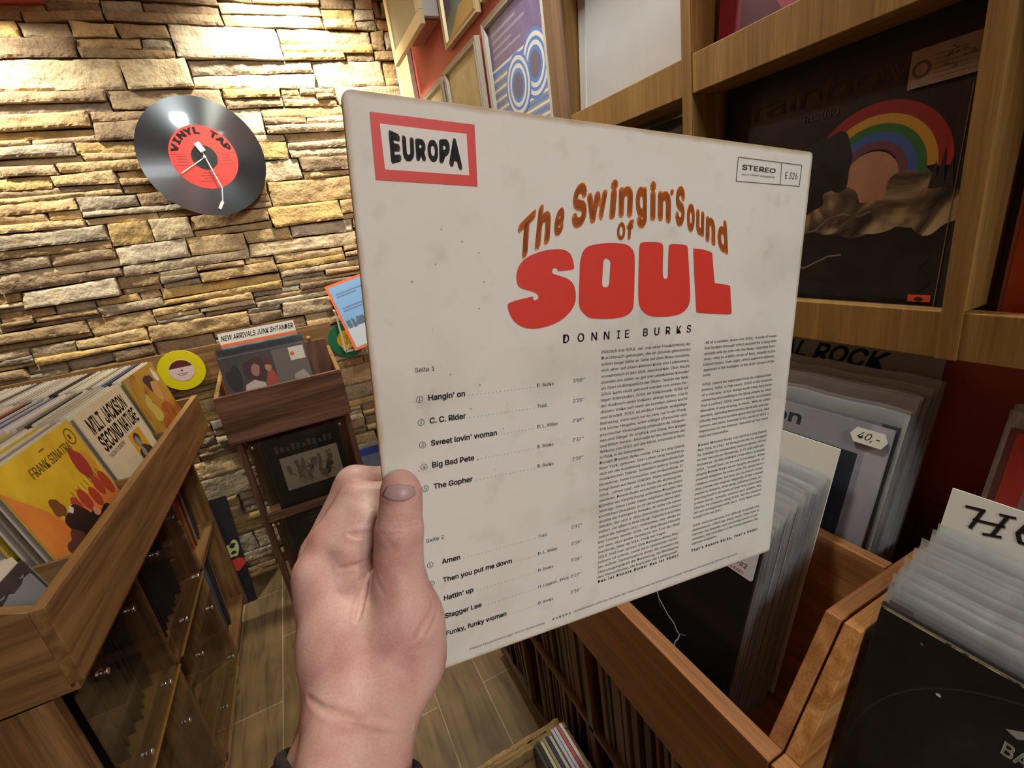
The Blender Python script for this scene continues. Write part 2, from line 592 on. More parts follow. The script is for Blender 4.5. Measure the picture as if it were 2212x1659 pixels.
# red boxed beam above the stone wall on the left
struct(MB().box(-2.0, -0.50, 2.30, 2.44, 2.395, HZ).build('trim_1', RED, bevel=0.004))

# ---- floor: long wood-look tiles with pale joints
def floor_material():
    m = mat('wood_tile', (0.2, 0.15, 0.1), 0.38)
    b = m.node_tree.nodes['Principled BSDF']; lk = m.node_tree.links
    tc = N(m, 'ShaderNodeTexCoord')
    mp = N(m, 'ShaderNodeMapping'); mp.inputs['Rotation'].default_value = (0, 0, math.radians(90)); mp.inputs['Location'].default_value = (0.24, 0.069, 0)
    # brick runs along Y after the rotation
    br = N(m, 'ShaderNodeTexBrick'); br.offset = 0.5; br.squash = 1
    br.inputs['Scale'].default_value = 1.0; br.inputs['Brick Width'].default_value = 0.64; br.inputs['Row Height'].default_value = 0.159
    br.inputs['Mortar Size'].default_value = 0.0016; br.inputs['Mortar Smooth'].default_value = 0.1; br.inputs['Bias'].default_value = 0
    br.inputs['Color1'].default_value = (*rgb(150, 124, 86), 1); br.inputs['Color2'].default_value = (*rgb(126, 104, 70), 1); br.inputs['Mortar'].default_value = (*rgb(190, 170, 140), 1)
    L(m, tc, 'Object', mp, 'Vector'); L(m, mp, 'Vector', br, 'Vector')
    mp2 = N(m, 'ShaderNodeMapping'); mp2.inputs['Scale'].default_value = (1, 0.10, 1)
    n1 = N(m, 'ShaderNodeTexNoise'); n1.inputs['Scale'].default_value = 34; n1.inputs['Detail'].default_value = 6; n1.inputs['Distortion'].default_value = 0.8
    r1 = ramp(m, [(0.28, (0.50, 0.47, 0.44)), (0.52, (1, 1, 1)), (0.75, (1.22, 1.18, 1.10))])
    n3 = N(m, 'ShaderNodeTexNoise'); n3.inputs['Scale'].default_value = 6; n3.inputs['Detail'].default_value = 3
    r3 = ramp(m, [(0.35, (0.72, 0.72, 0.72)), (0.6, (1.05, 1.05, 1.05))])
    L(m, tc, 'Object', mp2, 'Vector'); L(m, mp2, 'Vector', n1, 'Vector'); L(m, n1, 'Fac', r1, 'Fac'); L(m, tc, 'Object', n3, 'Vector'); L(m, n3, 'Fac', r3, 'Fac')
    mx = N(m, 'ShaderNodeMix', data_type='RGBA', blend_type='MULTIPLY'); mx.inputs['Factor'].default_value = 0.9
    mx2 = N(m, 'ShaderNodeMix', data_type='RGBA', blend_type='MULTIPLY'); mx2.inputs['Factor'].default_value = 0.8
    lk.new(br.outputs['Color'], mx.inputs[6]); lk.new(r1.outputs['Color'], mx.inputs[7])
    lk.new(mx.outputs[2], mx2.inputs[6]); lk.new(r3.outputs['Color'], mx2.inputs[7]); lk.new(mx2.outputs[2], b.inputs['Base Color'])
    bp = N(m, 'ShaderNodeBump'); bp.inputs['Strength'].default_value = 0.2; bp.inputs['Distance'].default_value = 0.002; bp.invert = True
    L(m, br, 'Fac', bp, 'Height'); L(m, bp, 'Normal', b, 'Normal')
    return m


struct(MB().box(-2.1, XW + 0.1, -3.1, YW + 0.1, -0.05, 0).build('floor', floor_material()))

# wooden backboard along the stone wall, behind the display bin
struct(MB().box(-1.35, 0.135, 2.372, 2.392, 0.985, 1.150).build('trim_2', OAK['x'], bevel=0.002))

# ================================================================== RECORD SLEEVES
SW = 0.312     # jacket edge length


def jacket_mb(s=SW, t=0.0030):
    return MB().box(-s / 2, s / 2, -t / 2, t / 2, 0, s)


def simple_jacket(name, m, s=SW, t=0.0032):
    return jacket_mb(s, t).build(name, m)


def poly_mb(s=SW, t=0.0030, lip=0.014, g=0.0014):
    """loose plastic bag: front and back films meeting at the sides, wavy open lip on top"""
    mb = MB(); n = 10
    a = s / 2 + 0.005
    R = random.Random(5)
    rows = [0.0, s * 0.5, s, s + lip * 0.6, s + lip]
    for sg in (-1, 1):
        vs = []
        for j, z in enumerate(rows):
            for i in range(n + 1):
                x = -a + 2 * a * i / n
                edge = 1 if 0 < i < n else 0
                y = sg * (t / 2 + g * 0.3) * edge
                if j >= 3:
                    y = sg * 0.0009 * edge + 0.0006 * math.sin(i * 1.7 + j) * (j - 2)
                vs.append((x, y, z + (0.0012 * math.sin(i * 2.3) if j == 4 else 0)))
        fs = []
        for j in range(len(rows) - 1):
            for i in range(n):
                q = j * (n + 1) + i
                f_ = (q, q + 1, q + n + 2, q + n + 1)
                fs.append(f_ if sg < 0 else f_[::-1])
        mb.add(vs, fs)
    return mb


def nz(x):   # normalised cover coordinate -> metres
    return x * SW


class Art:
    """flat print on the front (-Y) of a jacket; coordinates 0..1"""
    def __init__(self, s=SW, t=0.0030):
        self.mb = MB(); self.s = s; self.y = -t / 2 - 0.0002; self.mats = []; self.k = 0

    def _m(self, m):
        if m not in self.mats:
            self.mats.append(m)
        self.k += 1
        return self.mats.index(m), self.y - self.k * 0.00003

    def poly(self, m, pts):
        mi, y = self._m(m)
        self.mb.flat([((a - 0.5) * self.s, b * self.s) for a, b in pts], y, mi); return self

    def rect(self, m, x0, x1, z0, z1):
        return self.poly(m, [(x0, z0), (x1, z0), (x1, z1), (x0, z1)])

    def ell(self, m, cx, cz, rx, rz, rot=0, n=28):
        c, s_ = math.cos(rot), math.sin(rot)
        return self.poly(m, [(cx + rx * math.cos(a) * c - rz * math.sin(a) * s_, cz + rx * math.cos(a) * s_ + rz * math.sin(a) * c) for a in [2 * math.pi * i / n for i in range(n)]])

    def blob(self, m, cx, cz, rx, rz, seed=0, amp=0.2, n=40):
        R = random.Random(seed); ph = [R.uniform(0, 6.3) for _ in range(6)]
        pts = []
        for i in range(n):
            a = 2 * math.pi * i / n
            k = 1 + amp * sum(math.sin((q + 2) * a + ph[q]) / (q + 1.5) for q in range(6))
            pts.append((min(1, max(0, cx + rx * k * math.cos(a))), min(1, max(0, cz + rz * k * math.sin(a)))))
        return self.poly(m, pts)

    def band(self, m, cx, cz, r0, r1, a0, a1, n=40):
        A = [math.radians(a0 + (a1 - a0) * i / n) for i in range(n + 1)]
        mi, y = self._m(m); s = self.s
        vs = []; fs = []
        for a in A:
            for r in (r0, r1):
                vs.append(((cx + r * math.cos(a) - 0.5) * s, y, (cz + r * math.sin(a)) * s))
        for i in range(n):
            f_ = (2 * i, 2 * i + 1, 2 * i + 3, 2 * i + 2)
            fs.append(f_ if a1 < a0 else f_[::-1])
        self.mb.add(vs, fs, mi); return self

    def line(self, m, pts, w_):
        for p, q in zip(pts, pts[1:]):
            d = Vector((q[0] - p[0], q[1] - p[1])); nrm = Vector((-d.y, d.x)).normalized() * w_ / 2
            e = d.normalized() * w_ * 0.3
            self.poly(m, [(p[0] - e.x + nrm.x, p[1] - e.y + nrm.y), (p[0] - e.x - nrm.x, p[1] - e.y - nrm.y), (q[0] + e.x - nrm.x, q[1] + e.y - nrm.y), (q[0] + e.x + nrm.x, q[1] + e.y + nrm.y)])
        return self

    def text(self, m, s, x, z, h, **kw):
        mi, y = self._m(m)
        if 'width' in kw and kw['width']:
            kw['width'] *= self.s
        self.mb.text(s, (x - 0.5) * self.s, z * self.s, h * self.s, y, mi, **kw); return self

    def build(self, name, parent):
        return self.mb.build(name, self.mats, parent)


CARDS = {}
def cmat(r, g, b, rough=0.5):
    k = (r, g, b, rough)
    if k not in CARDS:
        CARDS[k] = mat('print_%d_%d_%d' % (r, g, b), rgb(r, g, b), rough)
    return CARDS[k]


def sleeve_thing(name, label, body, loc, rot, art=None, poly=None, group=None, s=SW, lip=0.014):
    t = thing(name, label, 'record sleeve', loc, rot, group)
    jacket_mb(s).build('jacket', body, t)
    if art:
        art.build('cover_print', t)
    if poly:
        poly_mb(s, lip=lip).build('plastic_cover', poly, t, smooth=True)
    return t
# ================================================================== WALL CLOCK (a giant single with a tone-arm for a hand)
def build_clock():
    c = Vector((-0.1615, 2.332, 1.8765)); r = 0.2152
    t = thing('wall_clock', 'large black record wall clock with red centre label and tone-arm hands on stone wall', 'clock', c, (0, 0, math.radians(9.3)))
    vinyl = mat('vinyl', rgb(4, 4, 5), 0.20, 0, 0.8)
    b = vinyl.node_tree.nodes['Principled BSDF']
    b.inputs['Specular IOR Level'].default_value = 0.5; b.inputs['Anisotropic'].default_value = 0.88; b.inputs['Anisotropic Rotation'].default_value = 0.25
    tg = N(vinyl, 'ShaderNodeTangent', direction_type='RADIAL', axis='Y'); L(vinyl, tg, 'Tangent', b, 'Tangent')
    b.inputs['Coat Weight'].default_value = 0.08; b.inputs['Coat Roughness'].default_value = 0.04
    mb = MB()
    prof = [(0.008, -0.003), (0.117 / 0.22 * 0.1, -0.003)]
    rr = [0.006, 0.10, 0.114, 0.118]
    x = 0.118
    R = random.Random(3)
    while x < 0.210:
        x += R.uniform(0.006, 0.016); rr.append(min(x, 0.210)); rr.append(min(x + 0.0012, 0.2105))
    rr.append(0.2165); rr.append(r)
    n = 96; vs = []; fs = []
    for k, q in enumerate(rr):
        y = -0.0035 if k not in (len(rr) - 1,) else -0.001
        for i in range(n):
            a = 2 * math.pi * i / n; vs.append((q * math.cos(a), y, q * math.sin(a)))
    for k in range(len(rr) - 1):
        for i in range(n):
            j = (i + 1) % n; fs.append((k * n + i, k * n + j, (k + 1) * n + j, (k + 1) * n + i))
    b0 = len(vs)
    for i in range(n):
        a = 2 * math.pi * i / n; vs.append((r * math.cos(a), 0.003, r * math.sin(a)))
    m = (len(rr) - 1) * n
    for i in range(n):
        j = (i + 1) % n; fs.append((m + i, m + j, b0 + j, b0 + i))
    fs.append(tuple(range(b0, b0 + n))[::-1])
    vs = [(p[0], p[1], p[2]) for p in vs]
    mb.add(vs, fs)
    mb.build('record_disc', vinyl, t)
    lab = MB().disc(r * 0.535, r * 0.205, -0.0045, -0.0036, 72)
    lo = lab.build('centre_label', mat('label_red', rgb(214, 52, 36), 0.45), t)
    # printing on the label
    pr = MB(); y = -0.0047
    word = 'VINYL TAP'
    for i, ch in enumerate(word):
        a = math.radians(158 - i * (136 / (len(word) - 1)))
        if ch == ' ': continue
        vs, fs = glyphs(ch, 0.06, 1.0)
        x0 = min(v[0] for v in vs); x1 = max(v[0] for v in vs)
        h = 0.021; sc = h / CAP; cx = (x0 + x1) / 2
        R0 = r * 0.395
        out = []
        for px, pz in vs:
            lx = (px - cx) * sc * 1.35; lz = pz * sc + R0
            out.append((lx * math.sin(a) + lz * math.cos(a), y, lz * math.sin(a) - lx * math.cos(a)))
        pr.add(out, fs)
    pr.build('label_lettering', mat('label_ink', rgb(52, 18, 16), 0.5), lo)
    p2 = MB()
    for zz, w_ in ((-0.27, 0.22), (-0.315, 0.30), (-0.36, 0.22), (-0.41, 0.36)):
        p2.rect(-r * w_ / 2, r * w_ / 2, r * zz, r * (zz + 0.018), y)
    for sg in (-1, 1):
        for k in range(3):
            p2.rect(sg * r * 0.36 - 0.016, sg * r * 0.36 + 0.016, r * (0.02 - k * 0.045), r * (0.035 - k * 0.045), y)
    for sg in (-1, 1):
        for zz in (0.066, -0.120):
            xo = r * math.sqrt(0.53 ** 2 - zz ** 2); xi = r * 0.21 if abs(zz) < 0.2 else 0
            xi = r * math.sqrt(max(0.205 ** 2 - zz ** 2, 0))
            p2.rect(*(sorted((sg * xi, sg * xo))), r * zz - 0.0008, r * zz + 0.0008, y)
    p2.build('label_small_print', mat('label_ink_faint', rgb(150, 40, 30), 0.5), lo)
    MB().disc(r * 0.206, 0.0, -0.0050, -0.0038, 48).build('centre_hole', mat('hole_black', rgb(12, 11, 12), 0.5), t)
    hm = mat('hand_white', rgb(226, 218, 220), 0.35)
    pv = (0, 0)
    S = lambda a, b, y_: (a * r, y_, b * r)
    hh = MB().bar(S(0.02, 0.01, -0.008), S(-0.43, -0.245, -0.008), 0.0034, (0, 1, 0), 0.0014)
    hh.build('hour_hand', hm, t)
    mh = MB().bar(S(-0.02, 0.13, -0.011), S(0.126, -0.534, -0.011), 0.0042, (0, 1, 0), 0.0016)
    mh.bar(S(0.126, -0.53, -0.011), S(0.06, -0.80, -0.011), 0.0034, (0, 1, 0), 0.0016)
    mh.bar(S(0.065, -0.77, -0.011), S(-0.02, -0.895, -0.011), 0.011, (0, 1, 0), 0.003)
    mo = mh.build('minute_hand', hm, t)
    MB().bar(S(-0.065, 0.235, -0.0125), S(0.005, 0.085, -0.0125), 0.021, (0, 1, 0), 0.011).build('counterweight', mat('counterweight_white', rgb(245, 240, 242), 0.3), mo, bevel=0.0015)
    MB().cyl(S(0, 0, -0.003), S(0, 0, -0.014), 0.0055, 20).build('hand_hub', hm, t, bevel=0.001)
    return t


build_clock()


# ================================================================== COLOURED SINGLES ON THE WALL
def single(name, label, c, vinyl_col, label_m, art=None, rl=0.046):
    t = thing(name, label, 'record', c)
    vm = mat(name + '_vinyl', vinyl_col, 0.4)
    mb = MB()
    mb.disc(0.0865, 0.004, -0.0012, 0.0008, 72)
    o = mb.build('record_disc', vm, t, bevel=0.0004, seg=1)
    l_ = MB().disc(rl, 0.004, -0.0018, -0.0013, 48).build('centre_label', label_m, t)
    if art:
        art(l_)
    return t


def yellow_label(parent):
    a = MB()
    pts = [(0.045 * math.cos(q), 0.045 * math.sin(q)) for q in [math.radians(18 + 144 * i / 20) for i in range(21)]]
    a.flat(pts, -0.0020)
    a.rect(-0.02, 0.018, -0.014, -0.0122, -0.002).rect(-0.014, 0.012, -0.020, -0.0185, -0.002)
    a.build('label_print', mat('maroon_print', rgb(92, 30, 34), 0.5), parent)


single('yellow_record', 'yellow single with maroon and pale pink label on wooden backboard', (-0.4954, 2.3660, 1.0703), rgb(214, 200, 18), mat('label_pink', rgb(214, 188, 190), 0.5), yellow_label)


def green_label(parent):
    a = MB()
    for z, w_ in ((0.018, 0.03), (0.010, 0.04), (-0.012, 0.036), (-0.02, 0.02)):
        a.rect(-w_ / 2, w_ / 2, z, z + 0.0016, -0.002)
    a.build('label_print', mat('label_brown', rgb(136, 104, 20), 0.5), parent)


single('green_record', 'green single with yellow label behind white wire stand on the stone wall', (0.1918, 2.3660, 1.0511), rgb(22, 104, 68), mat('label_yellow', rgb(222, 178, 30), 0.5), green_label)


# white bracket stand and the blue card in its orange frame
def wire_stand():
    y0 = 2.300
    A = Vector((0.1651, 2.3000, 1.1968)); B = Vector((0.1668, 2.3000, 1.0078))
    m = mat('stand_white', rgb(222, 216, 200), 0.5)
    t = thing('wire_stand', 'white bracket stand with crossed braces in front of the green single', 'stand', (A.x, y0, B.z))
    w_ = 0.0085
    D = Vector((0.155, 0, 0.0)); off = Vector(t.location)
    A2 = A + D; B2 = B + D; back = Vector((0, 0.085, 0))
    def piece(name, p, q, ww=w_):
        MB().bar(Vector(p) - off, Vector(q) - off, ww, (0, 1, 0), 0.006).build(name, m, t)
    piece('upright', A, B); piece('upright', A2, B2)
    piece('rail', A, A2, 0.007); piece('rail', B, B2, 0.010)
    piece('brace', A + Vector((0.004, 0, 0)), A + Vector((0.10, 0, -0.062)), 0.007)
    piece('brace', B + Vector((0.004, 0, 0.004)), B + Vector((0.075, 0, 0.092)), 0.007)
    for q in (B, B2, A, A2):
        MB().bar(q - off, q + back - off, 0.006).build('arm', m, t)
    return t


wire_stand()


def blue_card():
    p = Vector((0.2063, 2.2580, 1.0078))
    t = thing('blue_card', 'sky-blue printed card with bright orange border standing on white stand', 'card', p, (math.radians(-7), math.radians(-11.0), 0))
    W_, H_ = 0.21, 0.315
    MB().box(0, W_, 0, 0.004, 0, H_).build('border', mat('border_orange', rgb(240, 120, 74), 0.5), t)
    a = MB(); y = -0.0003
    a.rect(0.012, W_ - 0.012, 0.012, H_ - 0.012, y, 0)
    a.rect(0.012, W_ - 0.012, 0.012, 0.105, y - 0.0001, 1)
    R = random.Random(4)
    for i in range(26):
        x = R.uniform(0.016, W_ - 0.03); a.rect(x, x + R.uniform(0.006, 0.02), 0.10 + R.uniform(0, 0.012), 0.118 + R.uniform(0, 0.03), y - 0.0002 - i * 1e-6, 2)
    for z, x1 in ((0.262, 0.16), (0.25, 0.12), (0.195, 0.15), (0.182, 0.13)):
        a.rect(0.03, x1, z, z + 0.006, y - 0.0002, 3)
    a.build('print', [mat('sky_print', rgb(134, 186, 238), 0.5), mat('snow_print', rgb(206, 222, 232), 0.5), mat('trees_print', rgb(96, 116, 140), 0.5), mat('faint_print', rgb(110, 140, 180), 0.5)], t)
    return t


blue_card()

# ================================================================== FRAMES ON THE RED WALL
GILT = mat('frame_cream_gilt', rgb(206, 186, 146), 0.38, 0.15)
SILVER = mat('frame_pale', rgb(198, 190, 178), 0.4, 0.1)


def frame(label, y_far, y_near, z0, z1, fm, art, fw=0.020, d=0.018, name='picture_frame'):
    """frame hung on the red wall, facing the room (-X); local X runs from the far edge to the near one"""
    t = thing(name, label, 'picture', (XW - 0.004, y_far, z0), (0, 0, math.radians(-90)))
    W_ = y_far - y_near; H_ = z1 - z0
    mb = MB()
    def mitre(p):   # p: outer/inner rectangle corner loops
        pass
    o = [(0, 0), (W_, 0), (W_, H_), (0, H_)]; i_ = [(fw, fw), (W_ - fw, fw), (W_ - fw, H_ - fw), (fw, H_ - fw)]
    mid = [(fw * .55, fw * .55), (W_ - fw * .55, fw * .55), (W_ - fw * .55, H_ - fw * .55), (fw * .55, H_ - fw * .55)]
    vs = [(a, 0, b) for a, b in o] + [(a, -d, b) for a, b in o] + [(a, -d * 0.72, b) for a, b in mid] + [(a, -d * 0.95, b) for a, b in [(q[0] + (0.25 * fw if q[0] < W_ / 2 else -0.25 * fw), q[1] + (0.25 * fw if q[1] < H_ / 2 else -0.25 * fw)) for q in mid]] + [(a, -d * 0.4, b) for a, b in i_]
    fs = []
    for k in range(4):
        for i in range(4):
            j = (i + 1) % 4
            fs.append((k * 4 + i, k * 4 + j, k * 4 + 4 + j, k * 4 + 4 + i))
    mb.add(vs, fs)
    mb.build('frame_moulding', fm, t)
    MB().box(fw * 0.9, W_ - fw * 0.9, -d * 0.38, -d * 0.15, fw * 0.9, H_ - fw * 0.9).build('backing', PAPER, t)
    a = MB(); mats = art(a, fw, W_ - fw, fw, H_ - fw, -d * 0.38 - 0.0004)
    a.build('poster', mats, t)
    return t


CREAMP = noisy('cream_poster', [(0.35, rgb(196, 178, 128)), (0.65, rgb(216, 202, 158))], 18, 0.6)


def art_cream(a, x0, x1, z0, z1, y):
    a.rect(x0, x1, z0, z1, y, 0)
    return [CREAMP]


def art_singer(a, x0, x1, z0, z1, y):
    W_ = x1 - x0
    a.rect(x0, x1, z0, z1, y, 0)
    a.flat([(x0, z0), (x0 + .55 * W_, z0), (x0 + .9 * W_, z0 + 0.10), (x1, z0 + 0.2), (x1, z1), (x0 + .45 * W_, z1), (x0 + .35 * W_, z0 + .2), (x0 + .1 * W_, z0 + .12)], y - 0.0001, 1)
    a.flat([(x0, z0 + .05), (x0 + .22 * W_, z0 + .07), (x0 + .30 * W_, z0 + .16), (x0 + .24 * W_, z1), (x0, z1)], y - 0.0002, 2)
    a.flat([(x0 + .26 * W_, z0 + .10), (x0 + .36 * W_, z0 + .13), (x0 + .46 * W_, z1), (x0 + .34 * W_, z1)], y - 0.0003, 3)
    a.flat([(x0 + .05 * W_, z0), (x1, z0), (x1, z0 + 0.05), (x0 + .5 * W_, z0 + .055)], y - 0.0004, 4)
    return [cmat(120, 110, 110), noisy('teal_wash', [(0.3, rgb(96, 128, 128)), (0.7, rgb(142, 150, 130))], 16, 0.5), cmat(104, 96, 116), cmat(214, 178, 120), cmat(196, 160, 92)]


def art_blue(a, x0, x1, z0, z1, y):
    """violet top with small type, diagonal stripes and two ringed ovals below"""
    W_ = x1 - x0; H_ = z1 - z0
    a.rect(x0, x1, z0, z1, y, 0)
    zs = z0 + 0.74 * H_
    z = zs; k = 0
    while z > z0 + 0.006:
        dz = 0.0062
        a.rect(x0, x1, max(z - dz, z0), z, y - 0.0001, (1, 3, 2, 3)[k % 4] if k > 1 else 1 + k)
        z -= dz; k += 1
    for cx, cz in ((0.80, 0.60), (0.48, 0.555)):
        X = x0 + cx * W_; Z = z0 + cz * H_
        for q, (r, mi) in enumerate(((0.076, 2), (0.068, 1), (0.058, 2), (0.050, 1), (0.040, 2), (0.030, 4))):
            a.flat([(min(max(X + r * 0.95 * math.cos(t), x0), x1), min(max(Z + r * math.sin(t), z0), z1)) for t in [2 * math.pi * i / 48 for i in range(48)]], y - 0.0002 - q * 0.00005 - (0.0005 if cx < 0.6 else 0), mi)
    for i in range(4):
        zz = z1 - 0.03 - i * 0.018
        a.rect(x0 + 0.02, x0 + 0.02 + (0.15, 0.2, 0.12, 0.17)[i], zz, zz + 0.006, y - 0.0001, 5)
    return [noisy('violet_print', [(0.3, rgb(104, 92, 140)), (0.7, rgb(128, 112, 152))], 30, 0.5), cmat(222, 218, 212), cmat(84, 132, 206), cmat(146, 144, 150), cmat(104, 98, 128), cmat(160, 146, 168)]


frame('cream poster in pale frame beside the stone wall corner, under the white cabinet', 2.385, 2.185, 1.80, 2.28, SILVER, art_cream, 0.016)
frame('framed picture of a figure in teal and ochre, beside the white cabinet', 1.748, 1.462, 2.048, 2.44, GILT, art_singer, 0.020)
frame('small cream framed poster between the corner poster and the wide cream poster', 2.105, 1.838, 1.66, 1.998, SILVER, art_cream, 0.018)
frame('wide cream framed poster left of the blue striped poster', 1.806, 1.500, 1.60, 2.004, SILVER, art_cream, 0.018)
frame('blue and violet framed poster with two ringed ovals beside the shelf post', 1.446, 1.100, 1.56, 2.010, SILVER, art_blue, 0.018)
frame('pale framed poster above the blue striped one, only its lower corner in view', 1.425, 1.10, 2.055, 2.45, GILT, art_cream, 0.020)


def wall_cabinet():
    t = thing('wall_cabinet', 'white cabinet with cream framed front mounted high on the red wall', 'cabinet', (XW, 1.78, 2.16))
    body = MB().box(-0.072, -0.002, 0, 0.26, 0, 0.30)
    body.build('body', mat('cabinet_white', rgb(196, 190, 196), 0.45), t, bevel=0.003)
    cr = mat('cabinet_cream', rgb(214, 196, 150), 0.45)
    f = MB()
    f.box(-0.090, -0.072, -0.02, 0.375, -0.03, 0.012); f.box(-0.090, -0.072, -0.02, 0.375, 0.30, 0.34)
    f.box(-0.090, -0.072, -0.02, 0.012, 0.012, 0.30); f.box(-0.090, -0.072, 0.335, 0.375, 0.012, 0.30)
    f.build('front_frame', cr, t, bevel=0.002)
    MB().box(-0.084, -0.074, 0.010, 0.337, 0.010, 0.302).build('front_panel', mat('panel_olive', rgb(142, 134, 112), 0.5), t)
    MB().box(-0.060, -0.010, 0.02, 0.24, -0.004, 0.0).build('underside_light_tint', mat('red_light_tint', rgb(170, 112, 92), 0.5), t)  # reddish light on the cabinet's underside, painted as a thin plate
    return t


wall_cabinet()
# ================================================================== LEFT SIDE: long crate of jazz records on an oak cabinet
def left_crate():
    rot = (0, 0, math.radians(-1.25))
    t = thing('record_crate', 'long open oak crate of records with thin dividers on left cabinet', 'crate', (-0.432, 0.805, 0.872), rot)
    o = OAK
    MB().box(-0.019, 0, 0, 1.215, 0.014, 0.153).build('front_board', o['y'], t, bevel=0.0012)
    # near end board is taller towards the back, as on all these crates
    MB().prism([(-0.019, 0.006), (-0.019, 0.153), (-0.10, 0.190), (-0.62, 0.200), (-0.62, 0.006)], 'y', 0.0, 0.018).build('end_board', o['x'], t, bevel=0.0012)
    MB().box(-0.62, -0.019, 1.197, 1.215, 0.006, 0.150).build('end_board', o['x'], t, bevel=0.0012)
    for y in (0.176, 0.512, 0.860):
        MB().box(-0.60, -0.019, y - 0.005, y + 0.005, 0.006, 0.140).build('divider', o['x'], t, bevel=0.0008)
    MB().box(-0.62, -0.602, 0.018, 1.197, 0.006, 0.19).build('back_board', o['y'], t)
    MB().box(-0.602, -0.019, 0.018, 1.197, -0.012, 0.002).build('bottom_board', o['y'], t)
    return t


left_crate()


def left_cabinet():
    t = thing('record_cabinet', 'oak record cabinet with acrylic front panes under the long left crate', 'cabinet', (-0.50, 0.845, 0))
    c = CAB
    D = -0.48; Ln = 1.17
    MB().box(D, 0.0, 0, 0.02, 0.10, 0.860).build('side_panel', c['z'], t, bevel=0.001)
    MB().box(D, 0.0, Ln, Ln + 0.02, 0.10, 0.860).build('side_panel', c['z'], t, bevel=0.001)
    for y in (0.408, 0.824):
        MB().box(D, -0.002, y - 0.009, y + 0.009, 0.10, 0.842).build('upright', c['z'], t, bevel=0.001)
    MB().box(D, -0.002, 0.02, Ln, 0.502, 0.520).build('shelf', c['y'], t, bevel=0.001)
    MB().box(D, -0.002, 0.02, Ln, 0.132, 0.150).build('shelf', c['y'], t, bevel=0.001)
    MB().box(D, 0.0, 0.0, Ln + 0.02, 0.842, 0.858).build('top_board', c['y'], t, bevel=0.001)
    MB().box(-0.06, -0.048, 0.0, Ln + 0.02, 0, 0.132).build('plinth', c['y'], t, bevel=0.001)
    MB().box(D - 0.01, D, 0.0, Ln + 0.02, 0.10, 0.858).build('back_panel', c['z'], t)
    for z in (0.520, 0.158):
        for (ya, yb, sc) in ((0.425, 0.808, (0.53, 0.735)), (0.03, 0.395, (0.125, 0.306))):
            if z == 0.520: hs = (0.030, 0.25)
            else: hs = (0.055, 0.265)
            p = MB().box(0.006, 0.009, ya, yb, z, z + 0.290).build('acrylic_pane', ACRYL, t, bevel=0.0006)
            for ys in sc:
                for h in hs:
                    MB().cyl((-0.004, ys, z + h), (0.006, ys, z + h), 0.0045, 14).cyl((0.009, ys, z + h), (0.016, ys, z + h), 0.0065, 18).build('screw', METAL, p, bevel=0.0012)
            MB().box(0.0055, 0.0105, ya, yb, z - 0.004, z + 0.0005).build('edge_strip', mat('brass_strip', rgb(196, 158, 84), 0.3, 0.6), p)
    return t


left_cabinet()

SPINES = [cmat(206, 200, 186), cmat(188, 178, 160), cmat(222, 214, 192), cmat(150, 140, 124), cmat(58, 50, 48), cmat(196, 172, 60), cmat(178, 96, 52), cmat(94, 112, 148), cmat(206, 196, 200)]
SPN = ['pale grey', 'beige', 'cream', 'taupe', 'black', 'mustard', 'rust brown', 'slate blue', 'pale lilac']
TOP = noisy('paper_edges', [(0.3, rgb(170, 164, 152)), (0.7, rgb(216, 210, 196))], 60, 0.7, stretch=(1, 1, 1))

# one jacket per colour; copies share the mesh
PROTO = {}
def jacket_copy(ci, s, loc, rot, label, group, t=0.0034):
    key = (ci, s)
    if key not in PROTO:
        PROTO[key] = (MB().box(-s / 2, s / 2, -t / 2, t / 2, 0, s).build('record_sleeve', SPINES[ci]))
        o = PROTO[key]
    else:
        o = PROTO[key].copy(); COL.objects.link(o)
    o.location = loc; o.rotation_euler = rot
    return tag(o, label, 'record sleeve', group)


R4 = random.Random(21)
cells = [(1.150, 'behind the yellow cover'), (1.490, 'behind the black-lettered cover'), (1.838, 'behind the ochre cover')]
for ci_, (yc, where) in enumerate(cells):
    n = 36
    for k in range(n):
        if k == 0: continue
        lean = math.radians(9.5 - 5 * min(1, k / 40) + 0.25 * math.sin(k * 1.7))
        x = -0.470 - (yc - 0.805) * (-0.0218) - k * 0.0130
        if ci_ == 2 and k in (3, 4): pal = 4 if k == 3 else 7
        else:
            pal = R4.choices(range(9), [8, 6, 6, 5, 3, 1.4, 1.0, 1.0, 4])[0]
        z = 0.8752
        jacket_copy(pal, 0.312, (x, yc + 0.003 + k * 0.0130 * 0.0218 + R4.uniform(-0.001, 0.001), z), (-lean, 0, math.radians(88.75)),
                    '%s record sleeve filed edge-on %s in left crate' % (SPN[pal], where), 'sleeves ' + where + ', ' + SPN[pal])

